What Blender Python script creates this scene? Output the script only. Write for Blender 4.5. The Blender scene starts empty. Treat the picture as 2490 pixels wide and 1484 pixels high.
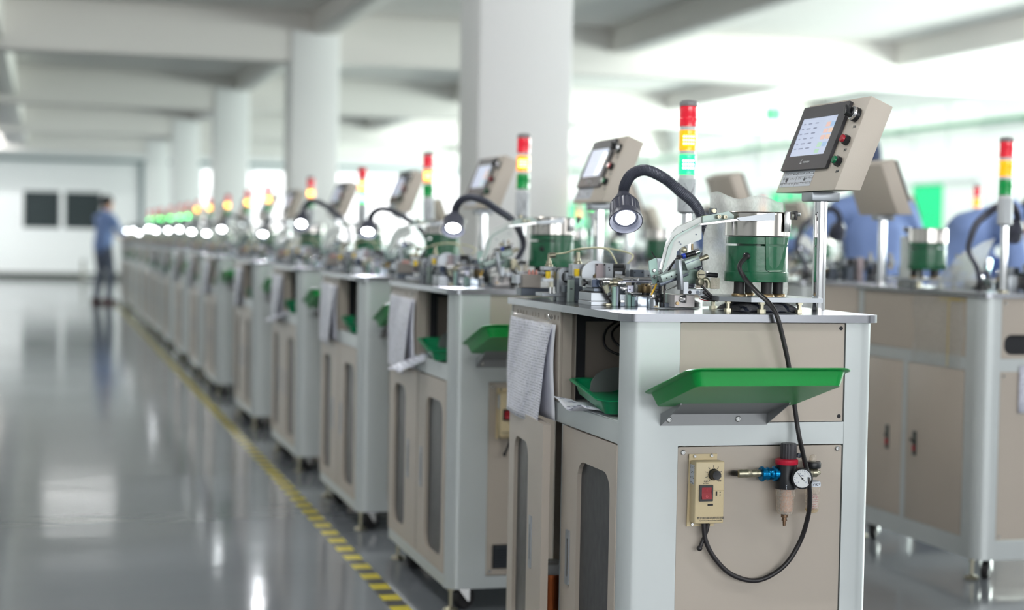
import bpy, bmesh, math, random
from math import sin, cos, pi, radians as R_
from mathutils import Vector, Matrix
from mathutils.geometry import tessellate_polygon
random.seed(7)
C = bpy.context.scene.collection
sc = bpy.context.scene

# ------------------------------------------------------------ camera, world, light, exposure
FPX, CX, CY, CAMH = 4200.0, 1245.0, 742.0, 1.13
YAW, PITCH, ROLL = 0.26334, 0.0378546, 0.0185
FW = Vector((sin(YAW)*cos(PITCH), cos(YAW)*cos(PITCH), -sin(PITCH)))
_r0 = Vector((cos(YAW), -sin(YAW), 0)); _u0 = _r0.cross(FW)
RT = _r0*cos(ROLL) + _u0*sin(ROLL); UP = -_r0*sin(ROLL) + _u0*cos(ROLL)
cam = bpy.data.cameras.new('camera'); camo = bpy.data.objects.new('camera', cam); C.objects.link(camo)
camo.matrix_world = Matrix(((RT.x, UP.x, -FW.x, 0), (RT.y, UP.y, -FW.y, 0), (RT.z, UP.z, -FW.z, CAMH), (0, 0, 0, 1)))
cam.sensor_width = 36; cam.lens = FPX/2490*36; cam.clip_end = 200; cam.clip_start = .05
cam.dof.use_dof = True; cam.dof.focus_distance = 3.75; cam.dof.aperture_fstop = 2.25
sc.camera = camo
sc.view_settings.view_transform = 'Standard'; sc.view_settings.look = 'None'
sc.view_settings.gamma = 1; sc.view_settings.use_curve_mapping = False
sc.view_settings.exposure = 0.70
try:
    sc.cycles.use_denoising = True; sc.cycles.sample_clamp_indirect = 8; sc.cycles.max_bounces = 7; sc.cycles.use_adaptive_sampling = True; sc.cycles.adaptive_threshold = .04
    sc.cycles.diffuse_bounces = 4; sc.cycles.caustics_reflective = False; sc.cycles.caustics_refractive = False
except Exception: pass
w = bpy.data.worlds.new('overcast_sky'); sc.world = w; w.use_nodes = True
w.node_tree.nodes['Background'].inputs[0].default_value = (.97, .99, 1, 1)
w.node_tree.nodes['Background'].inputs[1].default_value = 1.6

def area(name, loc, rot, sx, sy, e, col=(1, 1, 1)):
    l = bpy.data.lights.new(name, 'AREA'); l.shape = 'RECTANGLE'; l.size = sx; l.size_y = sy; l.energy = e; l.color = col
    o = bpy.data.objects.new(name, l); o.location = loc; o.rotation_euler = rot; C.objects.link(o); return o
# daylight through the long window band of the right wall, and the windows behind the photographer
area('window_daylight', (11.75, 24, 2.0), (0, R_(90), 0), 1.9, 36, 1500, (.88, 1, .94))
area('rear_window_daylight', (2.0, -5.85, 2.0), (R_(90), 0, 0), 9, 1.6, 170, (.97, .99, 1))

def at(px, py, y):           # a point of the photograph at world depth y
    d = FW + RT*((px-CX)/FPX) - UP*((py-CY)/FPX); t = y/d.y
    return Vector((d.x*t, y, CAMH + d.z*t))
def on(px, py, z):
    d = FW + RT*((px-CX)/FPX) - UP*((py-CY)/FPX); t = (z-CAMH)/d.z
    return Vector((d.x*t, d.y*t, z))
def atx(px, py, x):
    d = FW + RT*((px-CX)/FPX) - UP*((py-CY)/FPX); t = x/d.x
    return Vector((x, d.y*t, CAMH + d.z*t))

# ------------------------------------------------------------ materials
MT = {}
def mat(name, col, rough=.5, metal=0, var=.06, vs=6, bump=0, bs=60, emit=None, es=0, spec=.5, coat=0, trans=0, aniso=None):
    if name in MT: return MT[name]
    m = bpy.data.materials.new(name); m.use_nodes = True; nt = m.node_tree; N = nt.nodes; L = nt.links
    b = N['Principled BSDF']; b.inputs['Roughness'].default_value = rough; b.inputs['Metallic'].default_value = metal
    b.inputs['Specular IOR Level'].default_value = spec; b.inputs['Coat Weight'].default_value = coat
    b.inputs['Transmission Weight'].default_value = trans
    tc = N.new('ShaderNodeTexCoord'); nz = N.new('ShaderNodeTexNoise'); nz.inputs['Scale'].default_value = vs; nz.inputs['Detail'].default_value = 4
    mp = N.new('ShaderNodeMapping'); L.new(tc.outputs['Object'], mp.inputs[0]); L.new(mp.outputs[0], nz.inputs['Vector'])
    if aniso: mp.inputs['Scale'].default_value = aniso
    mx = N.new('ShaderNodeMix'); mx.data_type = 'RGBA'
    a = [max(0, c*(1-var)) for c in col[:3]]+[1]; c2 = [min(1, c*(1+var)) for c in col[:3]]+[1]
    mx.inputs[6].default_value = a; mx.inputs[7].default_value = c2
    L.new(nz.outputs['Fac'], mx.inputs[0]); L.new(mx.outputs[2], b.inputs['Base Color'])
    if bump:
        n2 = N.new('ShaderNodeTexNoise'); n2.inputs['Scale'].default_value = bs; L.new(mp.outputs[0], n2.inputs['Vector'])
        bp = N.new('ShaderNodeBump'); bp.inputs['Strength'].default_value = bump; bp.inputs['Distance'].default_value = .002
        L.new(n2.outputs['Fac'], bp.inputs['Height']); L.new(bp.outputs[0], b.inputs['Normal'])
    if emit: b.inputs['Emission Color'].default_value = (*emit, 1); b.inputs['Emission Strength'].default_value = es
    MT[name] = m; return m
def clear(name, col, tint=.75, rough=.08):   # clear or smoked plastic: mostly see-through with a sheen
    m = bpy.data.materials.new(name); m.use_nodes = True; nt = m.node_tree; N = nt.nodes; L = nt.links
    b = N['Principled BSDF']; b.inputs['Base Color'].default_value = (*col, 1); b.inputs['Roughness'].default_value = rough
    t = N.new('ShaderNodeBsdfTransparent'); t.inputs[0].default_value = (*[min(1, c*1.05) for c in col], 1)
    fr = N.new('ShaderNodeTexNoise'); fr.inputs['Scale'].default_value = 14
    mr = N.new('ShaderNodeMapRange'); mr.inputs[3].default_value = max(0, 1-tint-.12); mr.inputs[4].default_value = min(1, 1-tint+.12)
    L.new(fr.outputs['Fac'], mr.inputs[0])
    mx = N.new('ShaderNodeMixShader'); L.new(mr.outputs[0], mx.inputs[0]); L.new(t.outputs[0], mx.inputs[1]); L.new(b.outputs[0], mx.inputs[2])
    L.new(mx.outputs[0], N['Material Output'].inputs[0]); MT[name] = m; return m
def printed(name, col, ink, rows, axis, breaks=26, thick=.42, dens=.5, rough=.5):  # rows of small print on paper
    m = mat(name, col, rough, var=.02); nt = m.node_tree; N = nt.nodes; L = nt.links; b = N['Principled BSDF']
    tc = N.new('ShaderNodeTexCoord'); sp = N.new('ShaderNodeSeparateXYZ'); L.new(tc.outputs['Object'], sp.inputs[0])
    mu = N.new('ShaderNodeMath'); mu.operation = 'MULTIPLY'; mu.inputs[1].default_value = rows; L.new(sp.outputs[axis], mu.inputs[0])
    fr = N.new('ShaderNodeMath'); fr.operation = 'FRACT'; L.new(mu.outputs[0], fr.inputs[0])
    lt = N.new('ShaderNodeMath'); lt.operation = 'LESS_THAN'; lt.inputs[1].default_value = thick; L.new(fr.outputs[0], lt.inputs[0])
    nz = N.new('ShaderNodeTexNoise'); nz.inputs['Scale'].default_value = breaks*8; L.new(tc.outputs['Object'], nz.inputs['Vector'])
    gt = N.new('ShaderNodeMath'); gt.operation = 'GREATER_THAN'; gt.inputs[1].default_value = dens; L.new(nz.outputs['Fac'], gt.inputs[0])
    pr = N.new('ShaderNodeMath'); pr.operation = 'MULTIPLY'; L.new(lt.outputs[0], pr.inputs[0]); L.new(gt.outputs[0], pr.inputs[1])
    mx = N.new('ShaderNodeMix'); mx.data_type = 'RGBA'; mx.inputs[6].default_value = (*col, 1); mx.inputs[7].default_value = (*ink, 1)
    L.new(pr.outputs[0], mx.inputs[0]); L.new(mx.outputs[2], b.inputs['Base Color']); return m

def s2l(*c): return tuple((v/255/12.92 if v/255 <= .04045 else ((v/255+.055)/1.055)**2.4) for v in c)
ALU = mat('painted_aluminium', s2l(196, 202, 203), .34, .25, var=.03, aniso=(1, 1, .1))
CREAM = mat('cream_sheet_metal', s2l(184, 174, 163), .42, .05, var=.03, bump=.05)
PANEL = mat('panel_housing_paint', s2l(208, 198, 186), .45, 0, var=.02, bump=.1, bs=300)
STEEL = mat('brushed_stainless', s2l(150, 152, 158), .22, .95, var=.08, vs=12, aniso=(1, 12, 1))
CHROME = mat('polished_chrome', s2l(225, 225, 228), .08, 1, var=.02)
BOWL = mat('polished_bowl_steel', s2l(200, 195, 190), .16, 1, var=.05)
ANOD = mat('machined_aluminium', s2l(165, 170, 176), .35, .7, var=.08)
ANODD = mat('dark_machined_steel', s2l(95, 102, 112), .35, .75, var=.1)
BRIGHT = mat('bright_fittings_metal', s2l(205, 205, 205), .18, .95, var=.1)
BRASS = mat('brass', s2l(150, 130, 98), .35, .85)
NICKEL = mat('dull_nickel', s2l(170, 165, 145), .32, .85)
CASTG = mat('cast_green_enamel', s2l(22, 100, 66), .28, 0, var=.1, bump=.15, bs=120, coat=.3)
TRAYG = mat('green_tray_plastic', s2l(0, 150, 62), .33, 0, var=.06)
TRAYG.node_tree.nodes['Principled BSDF'].inputs['Subsurface Weight'].default_value = 0
TRAYD = mat('deep_green_tray_plastic', s2l(0, 132, 84), .33, 0, var=.06)
BRKT = mat('grey_bracket_steel', s2l(140, 142, 144), .4, .3)
BLK = mat('black_plastic', s2l(30, 31, 35), .35, 0)
BLKM = mat('matt_black', s2l(18, 20, 28), .6, 0)
RUB = mat('black_rubber', s2l(24, 22, 24), .55, 0)
CABLE = mat('black_cable', s2l(36, 33, 36), .4, 0)
NECK = mat('ribbed_grey_neck', s2l(88, 91, 104), .38, .25)
LAMPB = mat('lamp_head_plastic', s2l(80, 82, 96), .38, .1)
BEZEL = mat('screen_bezel', s2l(66, 65, 70), .45, .1)
REDB = mat('red_button_plastic', s2l(180, 40, 55), .25, 0)
GRNB = mat('green_button_plastic', s2l(10, 112, 72), .25, 0)
REDS = mat('red_rocker', s2l(150, 10, 30), .3, 0)
CTRL = mat('ivory_plastic', s2l(214, 196, 158), .42, 0, var=.03)
BLUEA = mat('blue_anodised', s2l(0, 120, 175), .2, .8)
REDR = mat('red_ring', s2l(205, 30, 60), .4, 0)
BLUEF = mat('blue_fitting_collar', s2l(60, 90, 215), .3, 0)
WHITE = mat('white_plastic', s2l(228, 230, 232), .4, 0)
HOUS = mat('tower_housing_grey', s2l(200, 205, 210), .4, 0)
CAPG = mat('tower_cap_grey', s2l(150, 148, 150), .4, 0)
COPPER = mat('copper_wire', s2l(196, 108, 62), .3, .85, bump=.5, bs=400)
CHUTE = mat('white_chute_paint', s2l(222, 226, 224), .4, .05)
GREYG = mat('grey_green_alloy', s2l(150, 165, 160), .35, .5)
PAPER = mat('plain_paper', s2l(236, 237, 246), .6, 0, var=.03, bump=.1, bs=20)
PAPPR = printed('printed_form_paper', s2l(232, 234, 248), s2l(135, 138, 162), 150, 2, breaks=14, thick=.34, dens=.47)
LABEL = printed('printed_label', s2l(216, 222, 232), s2l(70, 75, 90), 90, 2, breaks=40, dens=.54)
FILM = clear('clear_film', (.97, .97, .98), .82, .12)
def milky(name):
    m = bpy.data.materials.new(name); m.use_nodes = True; nt = m.node_tree; N = nt.nodes; L = nt.links
    b = N['Principled BSDF']; b.inputs['Base Color'].default_value = (.92, .94, .94, 1); b.inputs['Roughness'].default_value = .22
    tl = N.new('ShaderNodeBsdfTranslucent'); tl.inputs[0].default_value = (.97, .98, .97, 1); tr = N.new('ShaderNodeBsdfTransparent')
    nz = N.new('ShaderNodeTexNoise'); nz.inputs['Scale'].default_value = 30; nz.inputs['Detail'].default_value = 5
    bp = N.new('ShaderNodeBump'); bp.inputs['Strength'].default_value = .6; bp.inputs['Distance'].default_value = .004; L.new(nz.outputs['Fac'], bp.inputs['Height']); L.new(bp.outputs[0], b.inputs['Normal'])
    a = N.new('ShaderNodeMixShader'); a.inputs[0].default_value = .8; L.new(b.outputs[0], a.inputs[1]); L.new(tl.outputs[0], a.inputs[2])
    mr = N.new('ShaderNodeMapRange'); mr.inputs[3].default_value = .25; mr.inputs[4].default_value = .6; L.new(nz.outputs['Fac'], mr.inputs[0])
    c = N.new('ShaderNodeMixShader'); L.new(mr.outputs[0], c.inputs[0]); L.new(a.outputs[0], c.inputs[1]); L.new(tr.outputs[0], c.inputs[2]); L.new(c.outputs[0], N['Material Output'].inputs[0]); MT[name] = m; return m
FILM2 = milky('milky_bag_film')
SMOKE = clear('smoked_acrylic', (.09, .09, .095), .30, .28)
SMOKE.node_tree.nodes['Principled BSDF'].inputs['Specular IOR Level'].default_value = .25
SMOKE.node_tree.nodes['Transparent BSDF'].inputs[0].default_value = (.42, .42, .43, 1)
GLASS = clear('clear_bowl_plastic', (.9, .86, .8), .72, .06)
AMBERP = clear('oil_plastic', (.85, .72, .35), .6, .06)
SKIN = mat('skin', s2l(205, 150, 122), .5, 0)
HAIR = mat('black_hair', s2l(28, 26, 30), .6, 0)
SHIRT = mat('blue_work_shirt', s2l(128, 152, 204), .75, 0, var=.08, vs=10)
TROU = mat('blue_grey_trousers', s2l(108, 116, 136), .8, 0)
SHOE = mat('dark_red_brown_shoe', s2l(90, 50, 48), .6, 0)
def lens(name, col, es=0):
    m = mat(name, col, .2, 0, var=.05, coat=.4, emit=col, es=es); return m
LR = lens('red_lens', s2l(225, 25, 50), .25); LA = lens('amber_lens', s2l(255, 150, 0), .9); LG = lens('green_lens', s2l(0, 150, 70), .15)
LGL = lens('lit_green_lens', s2l(20, 230, 110), 1.6)
LEDA = mat('amber_led', (1, .75, .2), emit=(1, .62, .12), es=9); LEDG = mat('green_led', (.4, 1, .5), emit=(.25, 1, .35), es=9)
LAMPW = mat('lit_lamp_lens', (1, 1, 1), emit=(.93, .97, 1), es=16)
LAMPV = mat('lit_bluish_lamp_lens', (1, 1, 1), emit=(.72, .78, 1), es=16)

# ------------------------------------------------------------ mesh helpers
class MB:
    def __init__(s): s.b = bmesh.new()
    def _bev(s, vs, w, seg=2, edges=None):
        if w <= 0: return
        es = edges or list({e for v in vs for e in v.link_edges})
        bmesh.ops.bevel(s.b, geom=es, offset=w, segments=seg, affect='EDGES', profile=.5)
    def box(s, x0, x1, y0, y1, z0, z1, bev=0, seg=2):
        b = s.b; vs = [b.verts.new((x, y, z)) for z in (z0, z1) for x, y in ((x0, y0), (x1, y0), (x1, y1), (x0, y1))]
        for f in ((3, 2, 1, 0), (4, 5, 6, 7), (0, 1, 5, 4), (1, 2, 6, 5), (2, 3, 7, 6), (3, 0, 4, 7)): b.faces.new([vs[i] for i in f])
        s._bev(vs, bev, seg); return s
    def obox(s, c, ax, ay, az, hx, hy, hz, bev=0):   # oriented box
        c = Vector(c); b = s.b; vs = []
        for k in (-1, 1):
            for i, j in ((-1, -1), (1, -1), (1, 1), (-1, 1)): vs.append(b.verts.new(c+ax*hx*i+ay*hy*j+az*hz*k))
        for f in ((3, 2, 1, 0), (4, 5, 6, 7), (0, 1, 5, 4), (1, 2, 6, 5), (2, 3, 7, 6), (3, 0, 4, 7)): b.faces.new([vs[i] for i in f])
        s._bev(vs, bev); return s
    def cyl(s, p0, p1, r, r1=None, n=20, cap=True, ridges=0, rd=.1):
        p0, p1 = Vector(p0), Vector(p1); r1 = r if r1 is None else r1; d = (p1-p0).normalized()
        a = d.orthogonal().normalized(); c = d.cross(a); rings = []
        for p, rr in ((p0, r), (p1, r1)):
            rings.append([s.b.verts.new(p+(a*cos(2*pi*i/n)+c*sin(2*pi*i/n))*rr*(1-(rd if ridges and i % 2 else 0))) for i in range(n)])
        for i in range(n): s.b.faces.new((rings[0][i], rings[0][(i+1) % n], rings[1][(i+1) % n], rings[1][i]))
        if cap: s.b.faces.new(rings[0][::-1]); s.b.faces.new(rings[1])
        return s
    def lathe(s, prof, c=(0, 0, 0), d=(0, 0, 1), n=28, capa=True, capb=True, rid=0, rd=0):
        c, d = Vector(c), Vector(d).normalized(); a = d.orthogonal().normalized(); e = d.cross(a); R = []
        for r, h in prof: R.append([s.b.verts.new(c+d*h+(a*cos(2*pi*i/n)+e*sin(2*pi*i/n))*max(r*(1-(rd if i % 2 and rid else 0)), 1e-5)) for i in range(n)])
        for k in range(len(R)-1):
            for i in range(n): s.b.faces.new((R[k][i], R[k][(i+1) % n], R[k+1][(i+1) % n], R[k+1][i]))
        if capa: s.b.faces.new(R[0][::-1])
        if capb: s.b.faces.new(R[-1])
        return s
    def tube(s, pts, r, n=10, sub=6, rf=None, cap=True, ribs=0):
        P = [Vector(p) for p in pts]
        if sub > 1 and len(P) > 2:      # Catmull-Rom
            Q = [P[0]*2-P[1]]+P+[P[-1]*2-P[-2]]; O = []
            for i in range(1, len(Q)-2):
                for k in range(sub):
                    t = k/sub; a, b_, c_, d_ = Q[i-1], Q[i], Q[i+1], Q[i+2]
                    O.append(.5*((2*b_)+(c_-a)*t+(2*a-5*b_+4*c_-d_)*t*t+(3*b_-a-3*c_+d_)*t**3))
            O.append(P[-1]); P = O
        up = Vector((0.12, .31, .94)).normalized(); prev = None; last = None; m = len(P)
        a = None
        for i, p in enumerate(P):
            d = (P[min(i+1, m-1)]-P[max(i-1, 0)]).normalized()
            a = (up if a is None else a); a = (a-d*a.dot(d)); a = a.normalized() if a.length > 1e-4 else d.orthogonal().normalized()
            e = d.cross(a); rr = r if rf is None else rf(i/(m-1)); 
            if ribs and i % 2: rr *= (1-ribs)
            ring = [s.b.verts.new(p+(a*cos(2*pi*k/n)+e*sin(2*pi*k/n))*rr) for k in range(n)]
            if prev:
                for k in range(n): s.b.faces.new((prev[k], prev[(k+1) % n], ring[(k+1) % n], ring[k]))
            elif cap: s.b.faces.new(ring[::-1])
            prev = ring
        if cap: s.b.faces.new(prev)
        return s
    def plate(s, outer, holes, fn, t0, t1):    # polygon with holes, fn(u,v,t)->xyz, from t0 to t1
        loops = [outer]+list(holes); tri = tessellate_polygon([[Vector((u, v, 0)) for u, v in l] for l in loops])
        flat = [p for l in loops for p in l]
        A = [s.b.verts.new(fn(u, v, t0)) for u, v in flat]; B = [s.b.verts.new(fn(u, v, t1)) for u, v in flat]
        for t in tri:
            try: s.b.faces.new([A[i] for i in t]); s.b.faces.new([B[i] for i in reversed(t)])
            except ValueError: pass
        k = 0
        for l in loops:
            n = len(l)
            for i in range(n):
                j = (i+1) % n; s.b.faces.new((A[k+i], A[k+j], B[k+j], B[k+i]))
            k += n
        return s
    def ngon(s, poly, fn, t0, t1, bev=0):
        A = [s.b.verts.new(fn(u, v, t0)) for u, v in poly]; B = [s.b.verts.new(fn(u, v, t1)) for u, v in poly]; n = len(A)
        s.b.faces.new(A); s.b.faces.new(B[::-1])
        for i in range(n): s.b.faces.new((A[i], A[(i+1) % n], B[(i+1) % n], B[i]))
        s._bev(A+B, bev); return s
    def sphere(s, c, r, sc_=(1, 1, 1), n=16):
        m = Matrix.Translation(Vector(c)) @ Matrix.Diagonal((sc_[0], sc_[1], sc_[2], 1))
        bmesh.ops.create_uvsphere(s.b, u_segments=n, v_segments=n//2+2, radius=r, matrix=m); return s
    def grid(s, fn, nu, nv, thick=None):
        V = [[s.b.verts.new(fn(i/nu, j/nv)) for j in range(nv+1)] for i in range(nu+1)]
        for i in range(nu):
            for j in range(nv): s.b.faces.new((V[i][j], V[i+1][j], V[i+1][j+1], V[i][j+1]))
        return s
    def build(s, name, m, parent=None, origin=None, smooth=True, angle=40, solid=0):
        bmesh.ops.recalc_face_normals(s.b, faces=s.b.faces[:])
        o0 = Vector(origin) if origin is not None else (parent['_o'].copy() if False else ORI.get(parent.name, Vector((0, 0, 0))).copy() if parent else Vector((0, 0, 0)))
        bmesh.ops.translate(s.b, verts=s.b.verts[:], vec=-o0)
        me = bpy.data.meshes.new(name); s.b.to_mesh(me); s.b.free(); me.materials.append(m)
        if smooth:
            me.polygons.foreach_set('use_smooth', [True]*len(me.polygons)); me.set_sharp_from_angle(angle=R_(angle))
        o = bpy.data.objects.new(name, me); C.objects.link(o)
        if solid:
            md = o.modifiers.new('thickness', 'SOLIDIFY'); md.thickness = solid; md.offset = 0
        po = ORI.get(parent.name, Vector((0, 0, 0))) if parent else Vector((0, 0, 0))
        o.location = o0-po; ORI[o.name] = o0
        if parent: o.parent = parent
        return o
ORI = {}
def thing(name, label, cat, loc, group=None, rz=0):
    o = bpy.data.objects.new(name, None); C.objects.link(o); o.location = loc; ORI[o.name] = Vector(loc); o.empty_display_size = .05
    o['label'] = label; o['category'] = cat; o.rotation_euler.z = rz
    if group: o['group'] = group
    return o
def tag(o, label, cat, group=None):
    o['label'] = label; o['category'] = cat
    if group: o['group'] = group
    return o
def structure(o): o['kind'] = 'structure'; return o
def kids(o): return KIDS.get(o.name, [])
KIDS = {}
def index_children():
    KIDS.clear()
    for o in C.objects:
        if o.parent: KIDS.setdefault(o.parent.name, []).append(o)
def copy_tree(o, parent=None, skip=()):
    c = o.copy(); C.objects.link(c)
    if parent: c.parent = parent
    for ch in kids(o):
        if ch.name.split('.')[0] in skip: continue
        copy_tree(ch, c, skip)
    return c
def text(body, size, loc, xdir, updir, m, parent, name='printed_text', ext=.0002, align='CENTER', shear=0):
    cu = bpy.data.curves.new(name, 'FONT'); cu.body = body; cu.size = size; cu.align_x = align; cu.align_y = 'CENTER'; cu.extrude = ext; cu.shear = shear
    cu.resolution_u = 2
    o = bpy.data.objects.new(name, cu); C.objects.link(o); cu.materials.append(m)
    x = Vector(xdir).normalized(); u = Vector(updir).normalized(); n = x.cross(u).normalized(); u = n.cross(x)
    M = Matrix(((x.x, u.x, n.x, 0), (x.y, u.y, n.y, 0), (x.z, u.z, n.z, 0), (0, 0, 0, 1)))
    me = bpy.data.meshes.new_from_object(o); bpy.data.objects.remove(o); me.name = name
    o = bpy.data.objects.new(name, me); C.objects.link(o)
    o.matrix_local = Matrix.Translation(Vector(loc)-ORI[parent.name]) @ M; o.parent = parent
    return o
def rrect(u0, u1, v0, v1, r, n=6, corners=(1, 1, 1, 1)):   # rounded rectangle, corners bl br tr tl
    P = []
    for (cx, cy, a0, on_) in ((u0+r, v0+r, 180, corners[0]), (u1-r, v0+r, 270, corners[1]), (u1-r, v1-r, 0, corners[2]), (u0+r, v1-r, 90, corners[3])):
        if not on_:
            P.append((u0 if a0 in (180, 90) else u1, v0 if a0 in (180, 270) else v1)); continue
        for i in range(n+1):
            a = R_(a0+90*i/n); P.append((cx+r*cos(a), cy+r*sin(a)))
    return P
XZ = lambda u, v, t: (u, t, v)
YZ = lambda u, v, t: (t, u, v)
XY = lambda u, v, t: (u, v, t)
ORD = ['nearest', 'second', 'third', 'fourth', 'fifth', 'sixth', 'seventh', 'eighth', 'ninth', 'tenth', 'eleventh', 'twelfth', 'thirteenth', 'fourteenth', 'fifteenth', 'sixteenth']
# ------------------------------------------------------------ the room
WALLM = mat('white_wall_paint', s2l(240, 242, 243), .7, var=.02, vs=1)
CEILM = mat('white_ceiling_paint', s2l(228, 225, 221), .85, var=.03, vs=.7)
COLM = mat('white_column_paint', s2l(242, 243, 243), .6, var=.015, vs=1)
TRIMM = mat('grey_trim_paint', s2l(120, 136, 138), .5); DTRIM = mat('dark_skirting_paint', s2l(88, 92, 88), .5)
def floor_material():
    m = bpy.data.materials.new('grey_epoxy_floor'); m.use_nodes = True; nt = m.node_tree; N = nt.nodes; L = nt.links; b = N['Principled BSDF']
    tc = N.new('ShaderNodeTexCoord'); n1 = N.new('ShaderNodeTexNoise'); n1.inputs['Scale'].default_value = .6; n1.inputs['Detail'].default_value = 5
    L.new(tc.outputs['Object'], n1.inputs['Vector']); cr = N.new('ShaderNodeMix'); cr.data_type = 'RGBA'
    cr.inputs[6].default_value = (*s2l(118, 123, 130), 1); cr.inputs[7].default_value = (*s2l(138, 143, 148), 1)
    L.new(n1.outputs['Fac'], cr.inputs[0]); L.new(cr.outputs[2], b.inputs['Base Color'])
    b.inputs['Roughness'].default_value = .13; b.inputs['Specular IOR Level'].default_value = .5
    n3 = N.new('ShaderNodeTexNoise'); n3.inputs['Scale'].default_value = 1.3; n3.inputs['Detail'].default_value = 3; L.new(tc.outputs['Object'], n3.inputs['Vector'])
    mr = N.new('ShaderNodeMapRange'); mr.inputs[3].default_value = .05; mr.inputs[4].default_value = .16; L.new(n3.outputs['Fac'], mr.inputs[0]); L.new(mr.outputs[0], b.inputs['Roughness'])
    mp = N.new('ShaderNodeMapping'); mp.inputs['Scale'].default_value = (.5, 1.2, 1); L.new(tc.outputs['Object'], mp.inputs[0])
    n2 = N.new('ShaderNodeTexNoise'); n2.inputs['Scale'].default_value = 2.2; n2.inputs['Detail'].default_value = 2; L.new(mp.outputs[0], n2.inputs['Vector'])
    bp = N.new('ShaderNodeBump'); bp.inputs['Strength'].default_value = .5; bp.inputs['Distance'].default_value = .004
    L.new(n2.outputs['Fac'], bp.inputs['Height']); L.new(bp.outputs[0], b.inputs['Normal']); return m
FLX0, FLX1, FY0, FY1, ZC = -7.0, 12.0, -6.0, 42.7, 3.45
structure(MB().box(FLX0-.2, FLX1+.2, FY0, FY1+.2, -.12, 0).build('floor', floor_material()))
structure(MB().box(FLX0-.2, FLX1+.2, FY0-.2, FY1+.2, ZC, ZC+.15).build('ceiling', CEILM))
# far wall with a bright window band on the right, a dark double window on the left
WB, WT = 1.0, 2.72
wins_far = [(3.6, 6.1), (6.4, 8.9), (9.2, 11.6)]
def v2(px, py): p = at(px, py, FY1); return (p.x, p.z)
(da0, dz1), (da1, dz0) = v2(55, 461), v2(247, 560)
holes = [[(da0, dz0), (da1, dz0), (da1, dz1), (da0, dz1)]]+[[(a, WB), (b_, WB), (b_, WT), (a, WT)] for a, b_ in wins_far]
wf = structure(MB().plate([(FLX0, 0), (FLX1, 0), (FLX1, ZC), (FLX0, ZC)], holes, XZ, FY1, FY1+.2).build('wall_far', WALLM, smooth=False))
DGL = mat('dark_room_glass', s2l(56, 64, 66), .5, 0, spec=.15)
wd = structure(MB().plate([(da0-.06, dz0-.06), (da1+.06, dz0-.06), (da1+.06, dz1+.06), (da0-.06, dz1+.06)],
    [[(da0+.02, dz0+.03), ((da0+da1)/2-.06, dz0+.03), ((da0+da1)/2-.06, dz1-.03), (da0+.02, dz1-.03)], [((da0+da1)/2+.06, dz0+.03), (da1-.02, dz0+.03), (da1-.02, dz1-.03), ((da0+da1)/2+.06, dz1-.03)]], XZ, FY1-.04, FY1+.06).build('window_1', WALLM, smooth=False))
for a, b_ in ((da0, (da0+da1)/2-.05), ((da0+da1)/2+.05, da1)): MB().box(a, b_, FY1+.02, FY1+.03, dz0, dz1).build('pane', DGL, wd)
for i, (a, b_) in enumerate(wins_far):
    m_ = (a+b_)/2; h = (WT-WB)/2+WB+.3
    o = structure(MB().plate([(a, WB), (b_, WB), (b_, WT), (a, WT)], [rrect(u0+.04, u1-.04, v0+.04, v1-.04, .01, 1) for u0, u1 in ((a, m_), (m_, b_)) for v0, v1 in ((WB, h), (h, WT))], XZ, FY1+.02, FY1+.08).build('window_%d' % (i+2), WALLM, smooth=False))
structure(MB().box(FLX0, FLX1, FY1-.06, FY1, 2.80, 2.88).build('trim_1', TRIMM))
structure(MB().box(at(345, 450, FY1).x-.05, at(345, 450, FY1).x+.04, FY1-.08, FY1-.001, .12, 2.80).build('trim_2', TRIMM))
structure(MB().box(FLX0, FLX1, FY1-.05, FY1-.0015, 0, .14).build('baseboard_far', DTRIM))
# right wall with window bays and green panes
bays = [(-3.5, 2.8), (3.6, 9), (9.8, 15), (15.6, 19.5), (20.7, 24.6), (26.0, 28.3), (28.8, 34.2), (35, 41.9)]
holes = []
for a, b_ in bays: holes += [[(a, 1.0), (b_, 1.0), (b_, 2.06), (a, 2.06)], [(a, 2.2), (b_, 2.2), (b_, 3.2), (a, 3.2)]]
structure(MB().plate([(FY0, 0), (FY1, 0), (FY1, ZC), (FY0, ZC)], holes, YZ, FLX1, FLX1+.2).build('wall_right', WALLM, smooth=False))
GPANE = clear('green_window_pane', (.02, .80, .42), .35, .2); CPANE = clear('clear_window_pane', (.97, 1, .98), .06, .05)
wn = 5
for a, b_ in bays[3:8]:
    for z0, z1 in ((1.0, 2.06), (2.2, 3.2)):
        n = 4; st = (b_-a)/n
        o = structure(MB().plate([(a, z0), (b_, z0), (b_, z1), (a, z1)], [[(a+k*st+.03, z0+.04), (a+(k+1)*st-.03, z0+.04), (a+(k+1)*st-.03, z1-.04), (a+k*st+.03, z1-.04)] for k in range(n)], YZ, FLX1+.04, FLX1+.09).build('window_%d' % wn, WALLM, smooth=False)); wn += 1
        for k in range(n):
            yc = a+(k+.5)*st; g = z0 < 2 and (abs(yc-22.2) < .6 or abs(yc-24.1) < .6 or 26.2 < yc < 28 or 37 < yc < 40)
            MB().box(FLX1+.06, FLX1+.066, a+k*st+.025, a+(k+1)*st-.025, z0+.035, z1-.035).build('pane', GPANE if g else CPANE, o)
pp = MB().cyl((FLX1-.12, -3, 2.80), (FLX1-.12, FY1-.1, 2.80), .035, n=10).build('wall_pipe', mat('green_grey_pipe', s2l(120, 165, 140), .5))
tag(pp, 'thin green-grey pipe running along the window wall on the right', 'pipe')
for k in range(14):
    y = -1+k*3.4; MB().box(FLX1-.16, FLX1, y-.02, y+.02, 2.745, 2.76).build('pipe_bracket', TRIMM, pp)
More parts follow.
